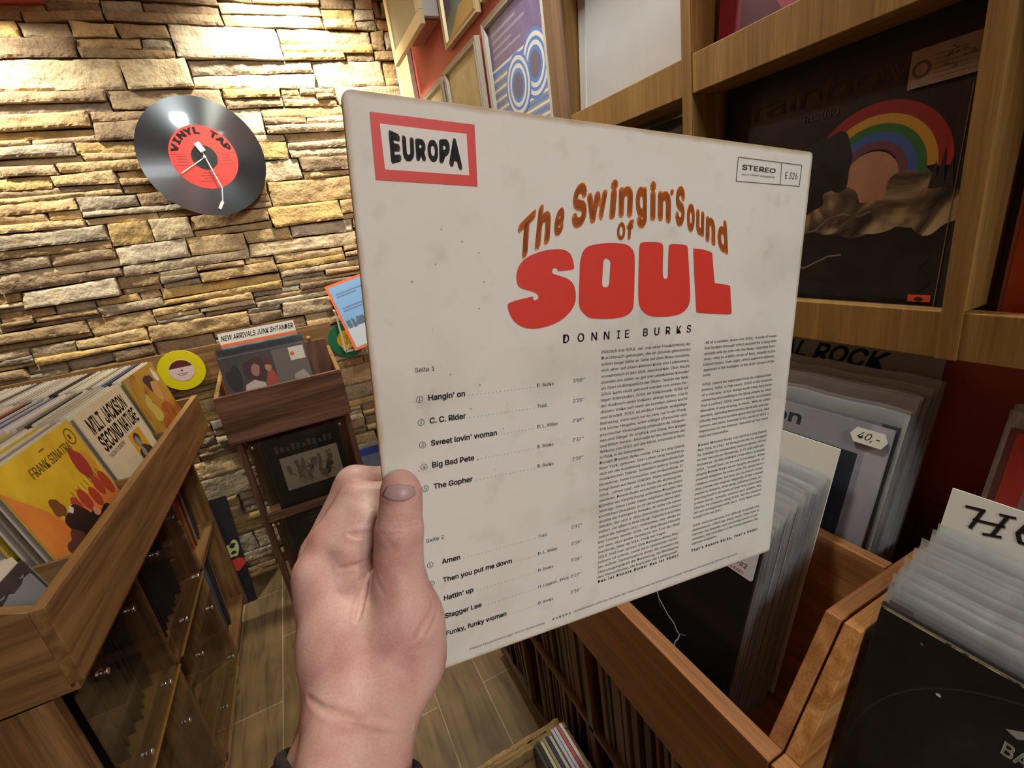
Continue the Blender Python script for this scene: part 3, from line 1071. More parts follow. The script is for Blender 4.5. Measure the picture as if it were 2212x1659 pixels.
# the three covers that face the aisle
def cover_tulips():
    y_ = noisy('yellow_print', [(0.35, rgb(206, 168, 26)), (0.65, rgb(226, 192, 44))], 14, 0.5)
    og = noisy('orange_wash', [(0.3, rgb(214, 112, 50)), (0.7, rgb(224, 150, 62))], 14, 0.5)
    rd = cmat(176, 62, 42); rd2 = cmat(160, 50, 44); dk = cmat(46, 28, 26); br = cmat(120, 74, 30); pk = cmat(216, 150, 110)
    a = Art(); a.rect(y_, 0, 1, 0, 1)
    a.poly(og, [(0, 0), (0.40, 0), (0.34, 0.42), (0.20, 0.66), (0.08, 0.80), (0.0, 0.90)])
    a.blob(og, 0.62, 0.40, 0.40, 0.16, 3, 0.25)
    a.blob(noisy('ochre_wash', [(0.3, rgb(196, 148, 34)), (0.7, rgb(214, 150, 56))], 20, 0.5), 0.88, 0.60, 0.10, 0.16, 5, 0.3)
    for cx, cz, rx, rz, s in ((0.58, 0.53, 0.055, 0.085, 1), (0.70, 0.49, 0.05, 0.08, 2), (0.81, 0.53, 0.05, 0.085, 3), (0.92, 0.50, 0.06, 0.10, 4), (0.47, 0.54, 0.045, 0.07, 6)):
        a.ell(rd, cx, cz, rx, rz, 0.1)
    a.blob(rd2, 0.80, 0.72, 0.075, 0.125, 9, 0.10)
    a.blob(br, 0.30, 0.62, 0.055, 0.07, 11, 0.2)
    a.blob(dk, 0.40, 0.47, 0.13, 0.10, 12, 0.18); a.blob(dk, 0.46, 0.30, 0.22, 0.16, 13, 0.15); a.blob(dk, 0.66, 0.31, 0.13, 0.10, 14, 0.15)
    a.blob(cmat(100, 60, 50), 0.22, 0.36, 0.10, 0.10, 15, 0.3)
    a.blob(pk, 0.60, 0.42, 0.03, 0.04, 16, 0.3); a.poly(cmat(226, 216, 196), [(0.35, 0.56), (0.40, 0.585), (0.42, 0.55), (0.38, 0.53)])
    for q in range(9):
        a.line(cmat(150, 130, 30), [(0.50 + q * 0.05, 0.63), (0.51 + q * 0.05, 0.57)], 0.006)
    t_ = cmat(98, 78, 22)
    a.text(t_, 'FRANK SINATRA', 0.30, 0.835, 0.062, bold=0.004, width=0.53)
    a.line(t_, [(0.50, 0.945), (0.56, 0.945)], 0.008)
    a.band(t_, 0.895, 0.905, 0.052, 0.060, 0, 360); a.text(t_, 'B', 0.876, 0.888, 0.034, bold=0.02)
    return a


def cover_vibes():
    a = Art(); cr = noisy('cream_print', [(0.35, rgb(212, 202, 168)), (0.65, rgb(224, 214, 184))], 20, 0.5); a.rect(cr, 0, 1, 0, 1)
    a.text(BLACK, 'MILT JACKSON', 0.10, 0.80, 0.125, bold=0.03, width=0.80)
    a.text(BLACK, 'SECOND NATURE', 0.10, 0.645, 0.125, bold=0.03, width=0.86)
    a.text(cmat(70, 62, 58), 'THE SAVOY SESSIONS', 0.10, 0.585, 0.032, bold=0.02, width=0.34)
    a.rect(cmat(216, 164, 34), 0.54, 0.84, 0.18, 0.61)
    gy = cmat(150, 146, 140); dk = cmat(60, 54, 56)
    a.blob(dk, 0.67, 0.53, 0.07, 0.065, 2, 0.1); a.blob(gy, 0.66, 0.515, 0.045, 0.05, 3, 0.1); a.blob(dk, 0.69, 0.36, 0.12, 0.12, 4, 0.2); a.blob(gy, 0.66, 0.38, 0.045, 0.08, 5, 0.3)
    a.poly(dk, [(0.55, 0.18), (0.84, 0.18), (0.83, 0.33), (0.60, 0.31)]); a.blob(cmat(200, 192, 180), 0.73, 0.30, 0.035, 0.05, 6, 0.3)
    return a


def cover_ochre():
    a = Art()
    a.rect(noisy('ochre_print', [(0.30, rgb(140, 84, 30)), (0.5, rgb(178, 136, 42)), (0.7, rgb(156, 146, 70))], 10, 0.5, distort=1.5), 0, 1, 0, 1)
    a.blob(noisy('rust_print', [(0.3, rgb(128, 62, 30)), (0.7, rgb(188, 110, 40))], 24, 0.5), 0.62, 0.26, 0.36, 0.30, 5, 0.2)
    a.blob(cmat(58, 44, 48), 0.60, 0.83, 0.13, 0.10, 7, 0.2); a.blob(cmat(192, 146, 96), 0.66, 0.72, 0.10, 0.13, 8, 0.15); a.blob(cmat(214, 206, 196), 0.86, 0.86, 0.06, 0.08, 9, 0.2)
    a.blob(cmat(190, 176, 84), 0.30, 0.60, 0.12, 0.14, 10, 0.3)
    return a


for (yc, lab, art, body) in ((1.150, 'yellow cover with red tulip shapes and dark figure facing the aisle in left crate', cover_tulips, cmat(198, 176, 60)),
                             (1.490, 'cream cover with heavy black lettering and small yellow picture in left crate', cover_vibes, cmat(214, 206, 180)),
                             (1.838, 'ochre and rust brown cover at far end of left crate', cover_ochre, cmat(150, 128, 60))):
    x = -0.470 + (yc - 0.805) * 0.0218
    sleeve_thing('record_sleeve', lab, body, (x, yc, 0.8752), (math.radians(-9.8), 0, math.radians(88.75)), art(), None)

# small compartment of singles at the near end
R4b = random.Random(5)
for k in range(7):
    x = -0.482 - k * 0.0095
    lab = 'dark single in dusty clear bag at the front of the small near compartment' if k == 0 else 'white-edged single sleeve in the small near compartment of the left crate'
    t = thing('single_sleeve', lab, 'record sleeve', (x, 0.9040 + k * 0.0095 * 0.0218, 0.8752), (math.radians(-13 + k * 0.4), 0, math.radians(88.75)), None if k == 0 else 'singles in the small near compartment')
    th = 0.0028 if k == 0 else 0.006
    MB().box(-0.068, 0.068, -th / 2, th / 2, 0, 0.175 if k else 0.165).build('jacket', noisy('dark_jacket', [(0.3, rgb(44, 38, 40)), (0.7, rgb(86, 76, 74))], 12, 0.4, stretch=(1, 1, 0.2)) if k == 0 else SPINES[(0, 2, 0, 5, 2, 0, 1)[k]], t)
    if k == 0:
        poly_mb(0.136, 0.0028, 0.012).build('plastic_cover', POLYHAZE, t, smooth=True)

# records standing in the cabinet below
def shelf_spines(yrange, z, x, n, lab, grp, lean=0.0, seed=1, cols=(4, 3, 1, 6, 4, 4)):
    R = random.Random(seed)
    y0, y1 = yrange
    for k in range(n):
        y = y0 + (y1 - y0) * (k + 0.5) / n
        c = R.choice(cols)
        s = 0.312
        jacket_copy(c, s, (x - s / 2 - R.uniform(0, 0.012), y, z), (0, 0, 0) if not lean else (lean + R.uniform(-0.01, 0.01), 0, 0), lab % SPN[c], grp + ', ' + SPN[c])


shelf_spines((1.72, 1.93), 0.521, -0.53, 13, '%s record spine in open far cell, upper shelf of left cabinet', 'spines on upper shelf of left cabinet', -0.10, 2)
shelf_spines((1.72, 1.90), 0.151, -0.53, 11, '%s record spine in open far cell, lower shelf of left cabinet', 'spines on lower shelf of left cabinet', -0.12, 3, (4, 7, 3, 4))
shelf_spines((1.29, 1.62), 0.521, -0.54, 10, '%s record spine darkened for shade behind upper far acrylic pane of left cabinet', 'spines behind upper far pane', 0.0, 4, (4,))  # all black: the dark cabinet interior is put into the jacket colour
shelf_spines((0.90, 1.22), 0.521, -0.54, 10, '%s record spine darkened for shade behind upper near acrylic pane of left cabinet', 'spines behind upper near pane', 0.0, 5, (4,))  # same here, black jackets stand in for the shade inside the cell

# things leaning in the gap between the cabinet and the wall
def gap_sleeve():
    t = thing('record_sleeve', 'black cover with pale green and red picture leaning in gap beside the stone wall', 'record sleeve', (-0.46, 2.16, 0.004), (math.radians(-16), 0, 0))
    W_, H_ = 0.20, 0.50
    MB().box(-0.22, -0.035, -0.004, 0.004, 0, H_).build('jacket', mat('gap_black', rgb(20, 18, 22), 0.5), t)
    a = MB(); y = -0.0044
    def bl(cx, cz, rx, rz, mi, s, dy):
        R = random.Random(s); ph = [R.uniform(0, 6) for _ in range(4)]
        a.flat([(cx + rx * (1 + .2 * sum(math.sin((q + 2) * t + ph[q]) / (q + 1) for q in range(4))) * math.cos(t), cz + rz * (1 + .2 * sum(math.sin((q + 2) * t + ph[q]) / (q + 1) for q in range(4))) * math.sin(t)) for t in [2 * math.pi * i / 30 for i in range(30)]], y - dy, mi)
    bl(-0.070, 0.255, 0.026, 0.040, 0, 1, 0); bl(-0.066, 0.272, 0.013, 0.010, 2, 2, 0.0002); bl(-0.068, 0.240, 0.009, 0.009, 2, 3, 0.0002); bl(-0.066, 0.185, 0.025, 0.034, 1, 4, 0.0001)
    a.build('cover_print', [cmat(176, 184, 120), cmat(190, 52, 42), cmat(24, 20, 24)], t)
    return t


gap_sleeve()

# ================================================================== DISPLAY RACK IN FRONT OF THE STONE WALL
def display_rack():
    x0, x1, y0, y1 = -0.359, 0.106, 2.0, 2.36
    t = thing('display_rack', 'walnut browser rack with open box on top against the stone wall', 'rack', ((x0 + x1) / 2, y0, 0))
    cx = (x0 + x1) / 2; a, b = x0 - cx, x1 - cx; D = y1 - y0
    wn = WALNUT
    MB().box(a, b, 0, 0.016, 0.800, 0.997).build('front_board', wn['x'], t, bevel=0.001)
    for s in (a, b - 0.016):
        MB().prism([(0.016, 0.80), (0.016, 0.997), (D, 1.045), (D, 0.80)], 'x', s, s + 0.016).build('side_board', OAK['y'], t, bevel=0.001)
    MB().box(a + 0.016, b - 0.016, D - 0.014, D, 0.80, 1.045).build('back_board', wn['x'], t)
    MB().box(a + 0.016, b - 0.016, 0.016, D - 0.014, 0.805, 0.817).build('bottom_board', wn['x'], t)
    # an inner board slanting at the right
    MB().prism([(0.19, 0.818), (0.202, 0.818), (0.212, 1.105), (0.20, 1.105)], 'x', 0.127, 0.214).build('divider', wn['z'], t, bevel=0.001)
    MB().cyl((0.150, 0.212, 1.118), (0.150, 0.196, 1.118), 0.010, 20).build('divider_knob', mat('knob_wood', rgb(150, 112, 74), 0.5), t, smooth=True)
    # uprights and the two face-out tiers
    for s in (a + 0.012, b - 0.030):
        MB().box(s, s + 0.022, 0.035, 0.075, 0, 0.80).build('upright', wn['z'], t, bevel=0.001)
        MB().box(s, s + 0.022, 0.30, 0.335, 0, 0.80).build('upright', wn['z'], t, bevel=0.001)
    for z in (0.430, 0.070):
        MB().box(a + 0.034, b - 0.030, 0.03, 0.16, z - 0.014, z).build('shelf', wn['x'], t, bevel=0.001)
        MB().box(a + 0.034, b - 0.030, 0.03, 0.042, z, z + 0.022).build('lip', wn['x'], t, bevel=0.001)
        MB().box(a + 0.034, b - 0.030, 0.155, 0.167, z, z + 0.33).build('tier_back', wn['z'], t)
        p = MB().box(a + 0.05, b - 0.046, 0.048, 0.051, z + 0.004, z + 0.335).build('acrylic_pane', ACRYL, t)
        for sx in (a + 0.062, b - 0.058):
            for zz in (z + 0.014, z + 0.322):
                MB().cyl((sx, 0.044, zz), (sx, 0.052, zz), 0.0055, 16).build('screw', METAL, p, bevel=0.001)
    return t


display_rack()


def crowd_art(seed):
    a = Art(); R = random.Random(seed)
    a.rect(cmat(30, 27, 27), 0, 1, 0, 1)
    ln = cmat(96, 90, 80)
    for q in (((0.02, 0.02), (0.98, 0.02)), ((0.98, 0.02), (0.98, 0.98)), ((0.98, 0.98), (0.02, 0.98)), ((0.02, 0.98), (0.02, 0.02))):
        a.line(ln, q, 0.004)
    a.rect(cmat(196, 190, 174), 0.16, 0.92, 0.24, 0.72)
    dk = cmat(92, 86, 78); md = cmat(140, 134, 122)
    for i in range(30):
        cx = R.uniform(0.22, 0.86); cz = R.uniform(0.34, 0.60)
        a.blob(R.choice((dk, md, cmat(176, 168, 152))), cx, cz, R.uniform(0.015, 0.035), R.uniform(0.03, 0.075), i, 0.3, 18)
        a.blob(R.choice((md, cmat(206, 198, 180))), cx, cz + 0.075, 0.016, 0.020, i + 50, 0.15, 14)
        a.line(dk, [(cx - 0.02, cz + 0.05), (cx + R.uniform(-0.05, 0.05), cz - 0.06), (cx + R.uniform(-0.06, 0.06), cz - 0.10)], 0.005)
    tx = cmat(110, 98, 84)
    for i in range(11):
        a.rect(tx, 0.14 + i * 0.07, 0.185 + i * 0.07, 0.80, 0.90 - 0.02 * (i % 3))
    return a


sleeve_thing('record_sleeve', 'black cover with pale crowd drawing behind acrylic in the rack', mat('rack_black', rgb(26, 24, 25), 0.4), (-0.117, 2.082, 0.4305), (math.radians(-5), 0, 0), crowd_art(3))


def dark_teal_art():
    a = Art(); a.rect(cmat(30, 28, 34), 0, 1, 0, 1)
    a.blob(cmat(52, 86, 98), 0.36, 0.62, 0.13, 0.09, 3, 0.2); a.blob(cmat(28, 26, 32), 0.37, 0.61, 0.08, 0.05, 4, 0.2)
    for k, (x, z, w_) in enumerate(((0.28, 0.86, 0.3), (0.28, 0.80, 0.22), (0.3, 0.92, 0.2))):
        a.rect(cmat(104, 92, 96), x, x + w_, z, z + 0.025)
    return a


sleeve_thing('record_sleeve', 'dark cover with teal oval on the bottom tier of the rack', mat('rack_dark', rgb(30, 28, 32), 0.4), (-0.117, 2.082, 0.0705), (math.radians(-5), 0, 0), dark_teal_art())

# sleeves in the box: front cover and those behind it
def duo_art():
    a = Art(); a.rect(noisy('dusk_photo', [(0.3, rgb(42, 34, 36)), (0.7, rgb(84, 74, 72))], 8, 0.45), 0, 1, 0, 1)
    a.blob(cmat(70, 34, 34), 0.36, 0.80, 0.12, 0.15, 1, 0.12); a.blob(cmat(168, 116, 102), 0.37, 0.78, 0.05, 0.08, 2, 0.1)
    a.poly(cmat(210, 188, 176), [(0.14, 0.30), (0.22, 0.62), (0.33, 0.66), (0.44, 0.60), (0.46, 0.28)])
    a.blob(cmat(176, 74, 52), 0.53, 0.52, 0.075, 0.24, 3, 0.15); a.blob(cmat(190, 140, 110), 0.52, 0.78, 0.035, 0.05, 4, 0.1); a.blob(cmat(92, 40, 36), 0.53, 0.86, 0.05, 0.05, 5, 0.15)
    a.rect(cmat(96, 90, 84), 0.60, 1.0, 0.2, 0.98); a.poly(cmat(150, 146, 140), [(0.72, 0.2), (0.80, 0.62), (0.92, 0.66), (1.0, 0.5), (1, 0.2)])
    a.blob(cmat(36, 32, 32), 0.12, 0.72, 0.10, 0.14, 6, 0.2)
    a.rect(cmat(206, 198, 186), 0.80, 0.98, 0.80, 0.97); a.ell(cmat(206, 92, 60), 0.835, 0.885, 0.026, 0.028)
    return a


front = sleeve_thing('record_sleeve', 'shiny wrapped cover with two figures at front of the box on the rack', cmat(60, 50, 50), (-0.158, 2.030, 0.8185), (math.radians(-9), 0, 0), duo_art(), POLY, lip=0.03)
sl = thing('record_sleeve', 'wrapped record sleeve behind the two-figure cover in the rack box', 'record sleeve', (0, 0, 0), (0, 0, 0), 'wrapped sleeves in the rack box')
jacket_mb().build('jacket', cmat(150, 128, 136), sl); poly_mb(lip=0.03).build('plastic_cover', POLY, sl, smooth=True)
for k in range(13):
    loc = (-0.158 + 0.0012 * math.sin(k * 2.1), 2.038 + k * 0.0066, 0.8185); rt = (math.radians(-9 + 0.15 * k), 0, 0)
    if k == 0:
        sl.location = loc; sl.rotation_euler = rt
    else:
        copy_thing(sl, loc, rt, 'wrapped record sleeve behind the two-figure cover in the rack box', 'wrapped sleeves in the rack box')


def genre_card():
    t = thing('divider_card', 'white divider card with black handwriting and orange lower edge, rack box', 'divider card', (-0.158, 2.128, 0.8185), (math.radians(-7), 0, 0))
    MB().box(-0.142, 0.142, -0.001, 0.001, 0, 0.396).build('card', WHITE, t)
    a = MB()
    a.rect(-0.142, 0.142, 0.340, 0.352, -0.0014, 0)
    a.build('edge_stripe', cmat(232, 110, 64), t)
    b = MB(); b.text('NEW ARRIVALS JUNK SHTANDER', -0.134, 0.365, 0.020, -0.0014, bold=0.012, width=0.268, slant=0.18)
    b.build('handwriting', INK, t)
    return t


genre_card()

# blue box beyond the rack, on the floor by the stone wall
t_ = thing('blue_sleeve', 'blue cover with grey-blue face leaning by the stone wall behind the hand', 'record sleeve', (0.215, 2.27, 0.001), (math.radians(-9), 0, 0))
MB().box(-0.11, 0.16, -0.004, 0.004, 0, 0.49).build('jacket', cmat(34, 54, 128), t_)
MB().rect(-0.11, 0.16, 0.0, 0.455, -0.0046).build('cover_print', noisy('greyblue_print', [(0.3, rgb(66, 80, 106)), (0.7, rgb(112, 122, 138))], 9, 0.5), t_)
# ================================================================== RIGHT WALL SHELF WITH COVERS FACING THE ROOM
XS = 0.600    # front of the shelf


def wall_shelf():
    t = thing('wall_shelf', 'oak wall shelf with front rails holding covers face out on the red wall', 'shelf', (XS, 0.40, 1.252))
    z0 = 1.252; y0 = 0.40
    D = XW - XS - 0.001
    s = SHELF
    ya, yb = -0.50, 0.897
    def bx(name, x0, x1, y_0, y_1, z_0, z_1, m, bv=0.001):
        return MB().box(x0, x1, y_0 - y0, y_1 - y0, z_0 - z0, z_1 - z0).build(name, m, t, bevel=bv)
    # shelves with their front rails
    for zb in (1.252, 1.594, 1.936):
        bx('rail', 0, 0.018, ya, yb, zb, zb + 0.050, s['z'])
        bx('shelf_board', 0.018, D, ya, yb, zb, zb + 0.018, s['y'])
    bx('shelf_board', 0, D, ya, yb, 2.280, 2.300, s['y'])
    for yd in (0.577, 0.228, -0.121, -0.470):
        bx('upright', 0.0005, D, yd, yd + 0.018, 1.3025, 1.594, s['z'], 0.0008)
        bx('upright', 0.0005, D, yd, yd + 0.018, 1.6445, 1.936, s['z'], 0.0008)
        bx('upright', 0.0005, D, yd, yd + 0.018, 1.9865, 2.280, s['z'], 0.0008)
        # the upright runs over the rails in front
        bx('upright_front', -0.0015, 0.0, yd, yd + 0.018, 1.252, 2.30, s['z'], 0)
    bx('back_panel', D - 0.006, D - 0.001, ya, yb, 1.27, 2.29, s['z'])
    bx('end_post', -0.003, 0.006, 0.897, 0.958, 1.20, 2.32, WALNUT2['z'], 0.003)
    bx('end_panel', 0.006, D, 0.905, 0.925, 1.20, 2.32, s['z'])
    return t


WALNUT2 = wood_set('brown_post', rgb(104, 74, 50), rgb(134, 100, 72), rgb(150, 116, 86))
wall_shelf()

RZ = math.radians(-90)
LEAN = math.radians(-4)


def storm_cover():
    """dark storm sky with a banded arc over a pale disc; generic"""
    a = Art()
    sky = noisy('storm_sky', [(0.30, rgb(14, 9, 9)), (0.52, rgb(30, 20, 18)), (0.66, rgb(62, 44, 38)), (0.80, rgb(104, 84, 66))], 3.2, 0.35, 8, distort=1.2)
    a.rect(BLACK, 0, 1, 0, 1)
    a.rect(mat('deep_maroon', rgb(44, 22, 18), 0.4), 0.045, 0.955, 0.05, 0.95)
    cl = noisy('cloud_brown', [(0.34, rgb(48, 36, 32)), (0.48, rgb(122, 104, 82)), (0.62, rgb(198, 178, 138))], 13, 0.4, 9, distort=2.2)
    dkc = noisy('cloud_dark', [(0.36, rgb(16, 13, 15)), (0.6, rgb(38, 30, 30)), (0.74, rgb(88, 72, 58))], 10, 0.4, 8, distort=2.0)
    a.rect(dkc, 0.05, 0.95, 0.06, 0.56)
    a.blob(cl, 0.66, 0.44, 0.27, 0.15, 3, 0.25, 60)
    cx, cz = 0.685, 0.530
    a.band(cmat(186, 48, 40), cx, cz, 0.200, 0.248, 165, 0); a.band(cmat(250, 192, 70), cx, cz, 0.172, 0.206, 170, 2)
    a.band(cmat(70, 142, 74), cx, cz, 0.144, 0.175, 172, -6); a.band(cmat(66, 110, 192), cx, cz, 0.116, 0.147, 172, -10); a.band(cmat(122, 72, 98), cx, cz, 0.090, 0.118, 172, -14)
    a.ell(noisy('pale_disc', [(0.35, rgb(172, 126, 104)), (0.65, rgb(206, 156, 128))], 14, 0.4), cx - 0.004, cz - 0.016, 0.097, 0.100)
    a.blob(cl, 0.60, 0.40, 0.20, 0.085, 9, 0.3, 60); a.blob(cl, 0.84, 0.42, 0.11, 0.10, 11, 0.35, 60)
    a.blob(BLACK, 0.50, 0.60, 0.105, 0.12, 13, 0.25, 60); a.blob(dkc, 0.44, 0.50, 0.12, 0.09, 15, 0.3, 60)
    a.blob(dkc, 0.68, 0.19, 0.26, 0.10, 17, 0.3, 60)
    rim = noisy('cloud_rim', [(0.35, rgb(84, 76, 68)), (0.6, rgb(140, 130, 114))], 40, 0.4)
    a.line(rim, [(0.40, 0.20), (0.46, 0.185), (0.50, 0.205), (0.56, 0.235), (0.61, 0.24)], 0.006)
    a.line(rim, [(0.44, 0.33), (0.50, 0.345), (0.54, 0.385), (0.60, 0.40), (0.66, 0.385), (0.70, 0.40)], 0.008)
    for k, (x, h) in enumerate(((0.905, 0.09), (0.930, 0.06), (0.885, 0.05))):
        a.poly(cmat(44, 40, 34), [(x - 0.012, 0.46), (x + 0.014, 0.46), (x + 0.001, 0.50 + h)])
    t_ = cmat(92, 58, 46)
    a.text(t_, 'rainbow', 0.16, 0.835, 0.075, bold=0.012, width=0.68)
    a.text(cmat(74, 46, 38), 'RISING', 0.40, 0.775, 0.026, width=0.14)
    ln = cmat(130, 108, 82)
    for q in (((0.05, 0.055), (0.95, 0.055)), ((0.95, 0.055), (0.95, 0.76))):
        a.line(ln, q, 0.0028)
    a.rect(cmat(224, 84, 52), 0.868, 0.938, 0.070, 0.095); a.ell(cmat(52, 26, 20), 0.903, 0.079, 0.014, 0.008)
    return a


st = sleeve_thing('record_sleeve', 'dark storm cover with a coloured arc over a pale disc, on the wall shelf', BLACK, (0.640, 0.411, 1.2800), (LEAN, 0, RZ), storm_cover(), POLY, lip=0.004)


def price_label(parent):
    # stuck on the wrap at the upper right corner
    x0, z0 = 0.084, 0.2465
    o = MB().box(x0, x0 + 0.070, -0.0054, -0.0048, z0, z0 + 0.036).build('price_label', noisy('dull_paper', [(0.35, rgb(150, 122, 106)), (0.65, rgb(166, 138, 120))], 90, 0.7), parent)
    a = MB(); y = -0.0056
    vs = [(x0 + 0.011 + r * math.cos(q), y, z0 + 0.0165 + r * math.sin(q)) for r in (0.0085, 0.0055) for q in [2 * math.pi * i / 24 for i in range(24)]]
    a.add(vs, [(i, 24 + i, 24 + (i + 1) % 24, (i + 1) % 24) for i in range(24)], 0)
    for k in range(6):
        a.rect(x0 + 0.022, x0 + 0.058 - 0.004 * (k % 3), z0 + 0.005 + k * 0.0042, z0 + 0.0056 + k * 0.0042, y, 1)
    R = random.Random(8)
    for k in range(14):
        x = x0 + R.uniform(0.030, 0.054); z = z0 + R.uniform(0.008, 0.029); a.rect(x, x + R.uniform(0.002, 0.006), z, z + R.uniform(0.0008, 0.0022), y - 0.0001, 1)
    a.build('label_print', [cmat(104, 62, 54), cmat(96, 82, 66)], o)
    o['label'] = 'pale paper price label with round stamp'


price_label(st)


def plain(label, body, art, y, z, poly=POLY, lip=0.012, x=0.640):
    return sleeve_thing('record_sleeve', label, body, (x, y, z), (LEAN, 0, RZ), art, poly, lip=lip)


wh = Art(); wh.rect(noisy('white_sleeve', [(0.35, rgb(214, 210, 208)), (0.65, rgb(224, 221, 220))], 5, 0.5), 0, 1, 0, 1)
plain('plain white sleeve in clear wrap standing on the wall shelf next to the brown post', cmat(218, 214, 210), wh, 0.744, 1.6125, x=0.6275)
pk = Art(); pk.rect(noisy('pink_back', [(0.3, rgb(96, 48, 54)), (0.7, rgb(140, 68, 78))], 8, 0.4), 0, 1, 0, 1)
pk.blob(noisy('pink_cloud', [(0.3, rgb(176, 68, 84)), (0.7, rgb(206, 100, 110))], 9, 0.4), 0.50, 0.40, 0.30, 0.34, 4, 0.15); pk.blob(cmat(196, 62, 92), 0.05, 0.2, 0.08, 0.25, 6, 0.2)
plain('pink cloud cover on the wall shelf above the coloured arc cover', cmat(90, 50, 56), pk, 0.411, 1.6125)
og = Art(); og.rect(noisy('ember_print', [(0.30, rgb(96, 24, 14)), (0.5, rgb(178, 58, 26)), (0.66, rgb(226, 112, 40)), (0.8, rgb(240, 160, 70))], 3.2, 0.35, 6, distort=1.5), 0.012, 1, 0, 1)
plain('ember orange cover on the wall shelf, right of the coloured arc cover', cmat(150, 80, 56), og, 0.062, 1.2705)
dk = Art(); dk.rect(BLACK, 0, 1, 0, 1); dk.poly(cmat(104, 100, 98), [(0.30, 0.86), (0.98, 0.82), (0.98, 0.90), (0.5, 0.93)]); dk.rect(noisy('grey_wash', [(0.3, rgb(40, 38, 38)), (0.7, rgb(108, 100, 96))], 6, 0.4), 0, 1, 0, 0.84)
plain('black and grey cover on the wall shelf under the white sleeve', BLACK, dk, 0.752, 1.2705)


# ================================================================== RIGHT BINS (two browser crates side by side)
def browser_crate(label, y0, y1, wd):
    """front at x = .320, low front, sides stepping up to the wall; floor and divider tilted back"""
    t = thing('record_crate', label, 'crate', (0.320, y0, 0.700))
    W_ = y1 - y0; D = XW - 0.320 - 0.002
    MB().box(0, 0.022, 0, W_, 0, 0.185).build('front_board', wd['y'], t, bevel=0.0014)
    prof = [(0.022, 0.0), (0.022, 0.185), (0.105, 0.314), (D, 0.314), (D, 0.0)]
    for a, b in ((0.0, 0.0165), (W_ - 0.0165, W_)):
        MB().prism(prof, 'y', a, b).build('side_board', wd['x'], t, bevel=0.0012)
    MB().box(D - 0.014, D, 0.0165, W_ - 0.0165, 0, 0.316).build('back_board', wd['z'], t, bevel=0.001)
    # tilted divider between the two rows and tilted floors
    q = math.tan(math.radians(17))
    xt = 0.214; zt = 0.315
    MB().prism([(xt - (zt - 0.05) * q, 0.05), (xt - (zt - 0.05) * q + 0.015, 0.05), (xt + 0.015, zt), (xt, zt)], 'y', 0.0165, W_ - 0.0165).build('divider', wd['y'], t, bevel=0.001)
    MB().prism([(0.022, 0.029), (0.142, 0.029 + 0.120 * q), (0.142, 0.038 + 0.120 * q), (0.022, 0.038)], 'y', 0.0165, W_ - 0.0165).build('bottom_board', wd['y'], t)
    MB().prism([(0.184, 0.138), (D - 0.014, 0.138 + 0.190 * q), (D - 0.014, 0.147 + 0.190 * q), (0.184, 0.147)], 'y', 0.0165, W_ - 0.0165).build('bottom_board', wd['y'], t)
    return t


CHERRY2 = wood_set('honey', rgb(140, 88, 44), rgb(176, 120, 66), rgb(198, 146, 92), 0.38)
browser_crate('reddish wooden browser crate with the lightning cover, far of the two', 0.2185, 0.668, CHERRY)
browser_crate('honey wooden browser crate with the worn black cover, nearest the viewer', -0.215, 0.2160, CHERRY2)

TH = math.radians(17); CT, ST = math.cos(TH), math.sin(TH)
RB = (-TH, 0, RZ)


def row_pos(k, y, pitch, row=0):
    x0, z0 = ((0.350, 0.7480), (0.508, 0.8580))[row]
    d = k * pitch
    return (x0 + d * CT, y, z0 + d * ST)


# --- far crate, front row
def lightning_art():
    a = Art(); a.rect(noisy('night_print', [(0.35, rgb(14, 13, 16)), (0.65, rgb(26, 23, 26))], 5, 0.32), 0, 1, 0, 1)
    bolt = cmat(196, 200, 214)
    pts = [(0.40, 0.80), (0.42, 0.70), (0.455, 0.64), (0.475, 0.56), (0.515, 0.50), (0.537, 0.468), (0.562, 0.434), (0.600, 0.412), (0.635, 0.392), (0.679, 0.380), (0.700, 0.360), (0.723, 0.347), (0.720, 0.325), (0.708, 0.304), (0.707, 0.272)]
    a.line(bolt, pts, 0.0065)
    a.line(cmat(110, 110, 150), [(0.562, 0.434), (0.585, 0.395)], 0.004); a.line(cmat(110, 110, 150), [(0.715, 0.352), (0.754, 0.371)], 0.005)
    return a


YA = 0.474
lightning = sleeve_thing('record_sleeve', 'black cover with white lightning bolt at front of the reddish crate', BLACK, row_pos(0, YA, 0.0046), RB, lightning_art(), None)


def sticker(parent):
    m = MB()
    x1, z1 = 0.1535, 0.297; x0, z0 = 0.0775, 0.251
    r = 0.004
    pts = []
    for cx, cz, a0 in ((x1 - r, z0 + r, -90), (x1 - r, z1 - r, 0), (x0 + r, z1 - r, 90), (x0 + r, z0 + r, 180)):
        pts += [(cx + r * math.cos(math.radians(a0 + 15 * i)), cz + r * math.sin(math.radians(a0 + 15 * i))) for i in range(7)]
    m.prism(pts, 'y', -0.0028, -0.0022)
    o = m.build('price_sticker', mat('sticker_white', rgb(204, 202, 210), 0.5), parent)
    a = MB(); y = -0.0030
    a.text('VG+', x0 + 0.046, z0 + 0.032, 0.0058, y, slant=0.25); a.text('VG+', x0 + 0.046, z0 + 0.0235, 0.0058, y, slant=0.25)
    a.text('ER', x0 + 0.026, z0 + 0.0225, 0.0054, y, slant=0.2); a.text('1982', x0 + 0.044, z0 + 0.0115, 0.0062, y, slant=0.2)
    a.build('handwriting', INK, o)
    b = MB(); b.text('vamts.com', x0 + 0.026, z0 + 0.0025, 0.0052, y, bold=0.01)
    b.build('lettering', cmat(196, 60, 60), o)
    o['label'] = 'white rounded price sticker'


sticker(lightning)

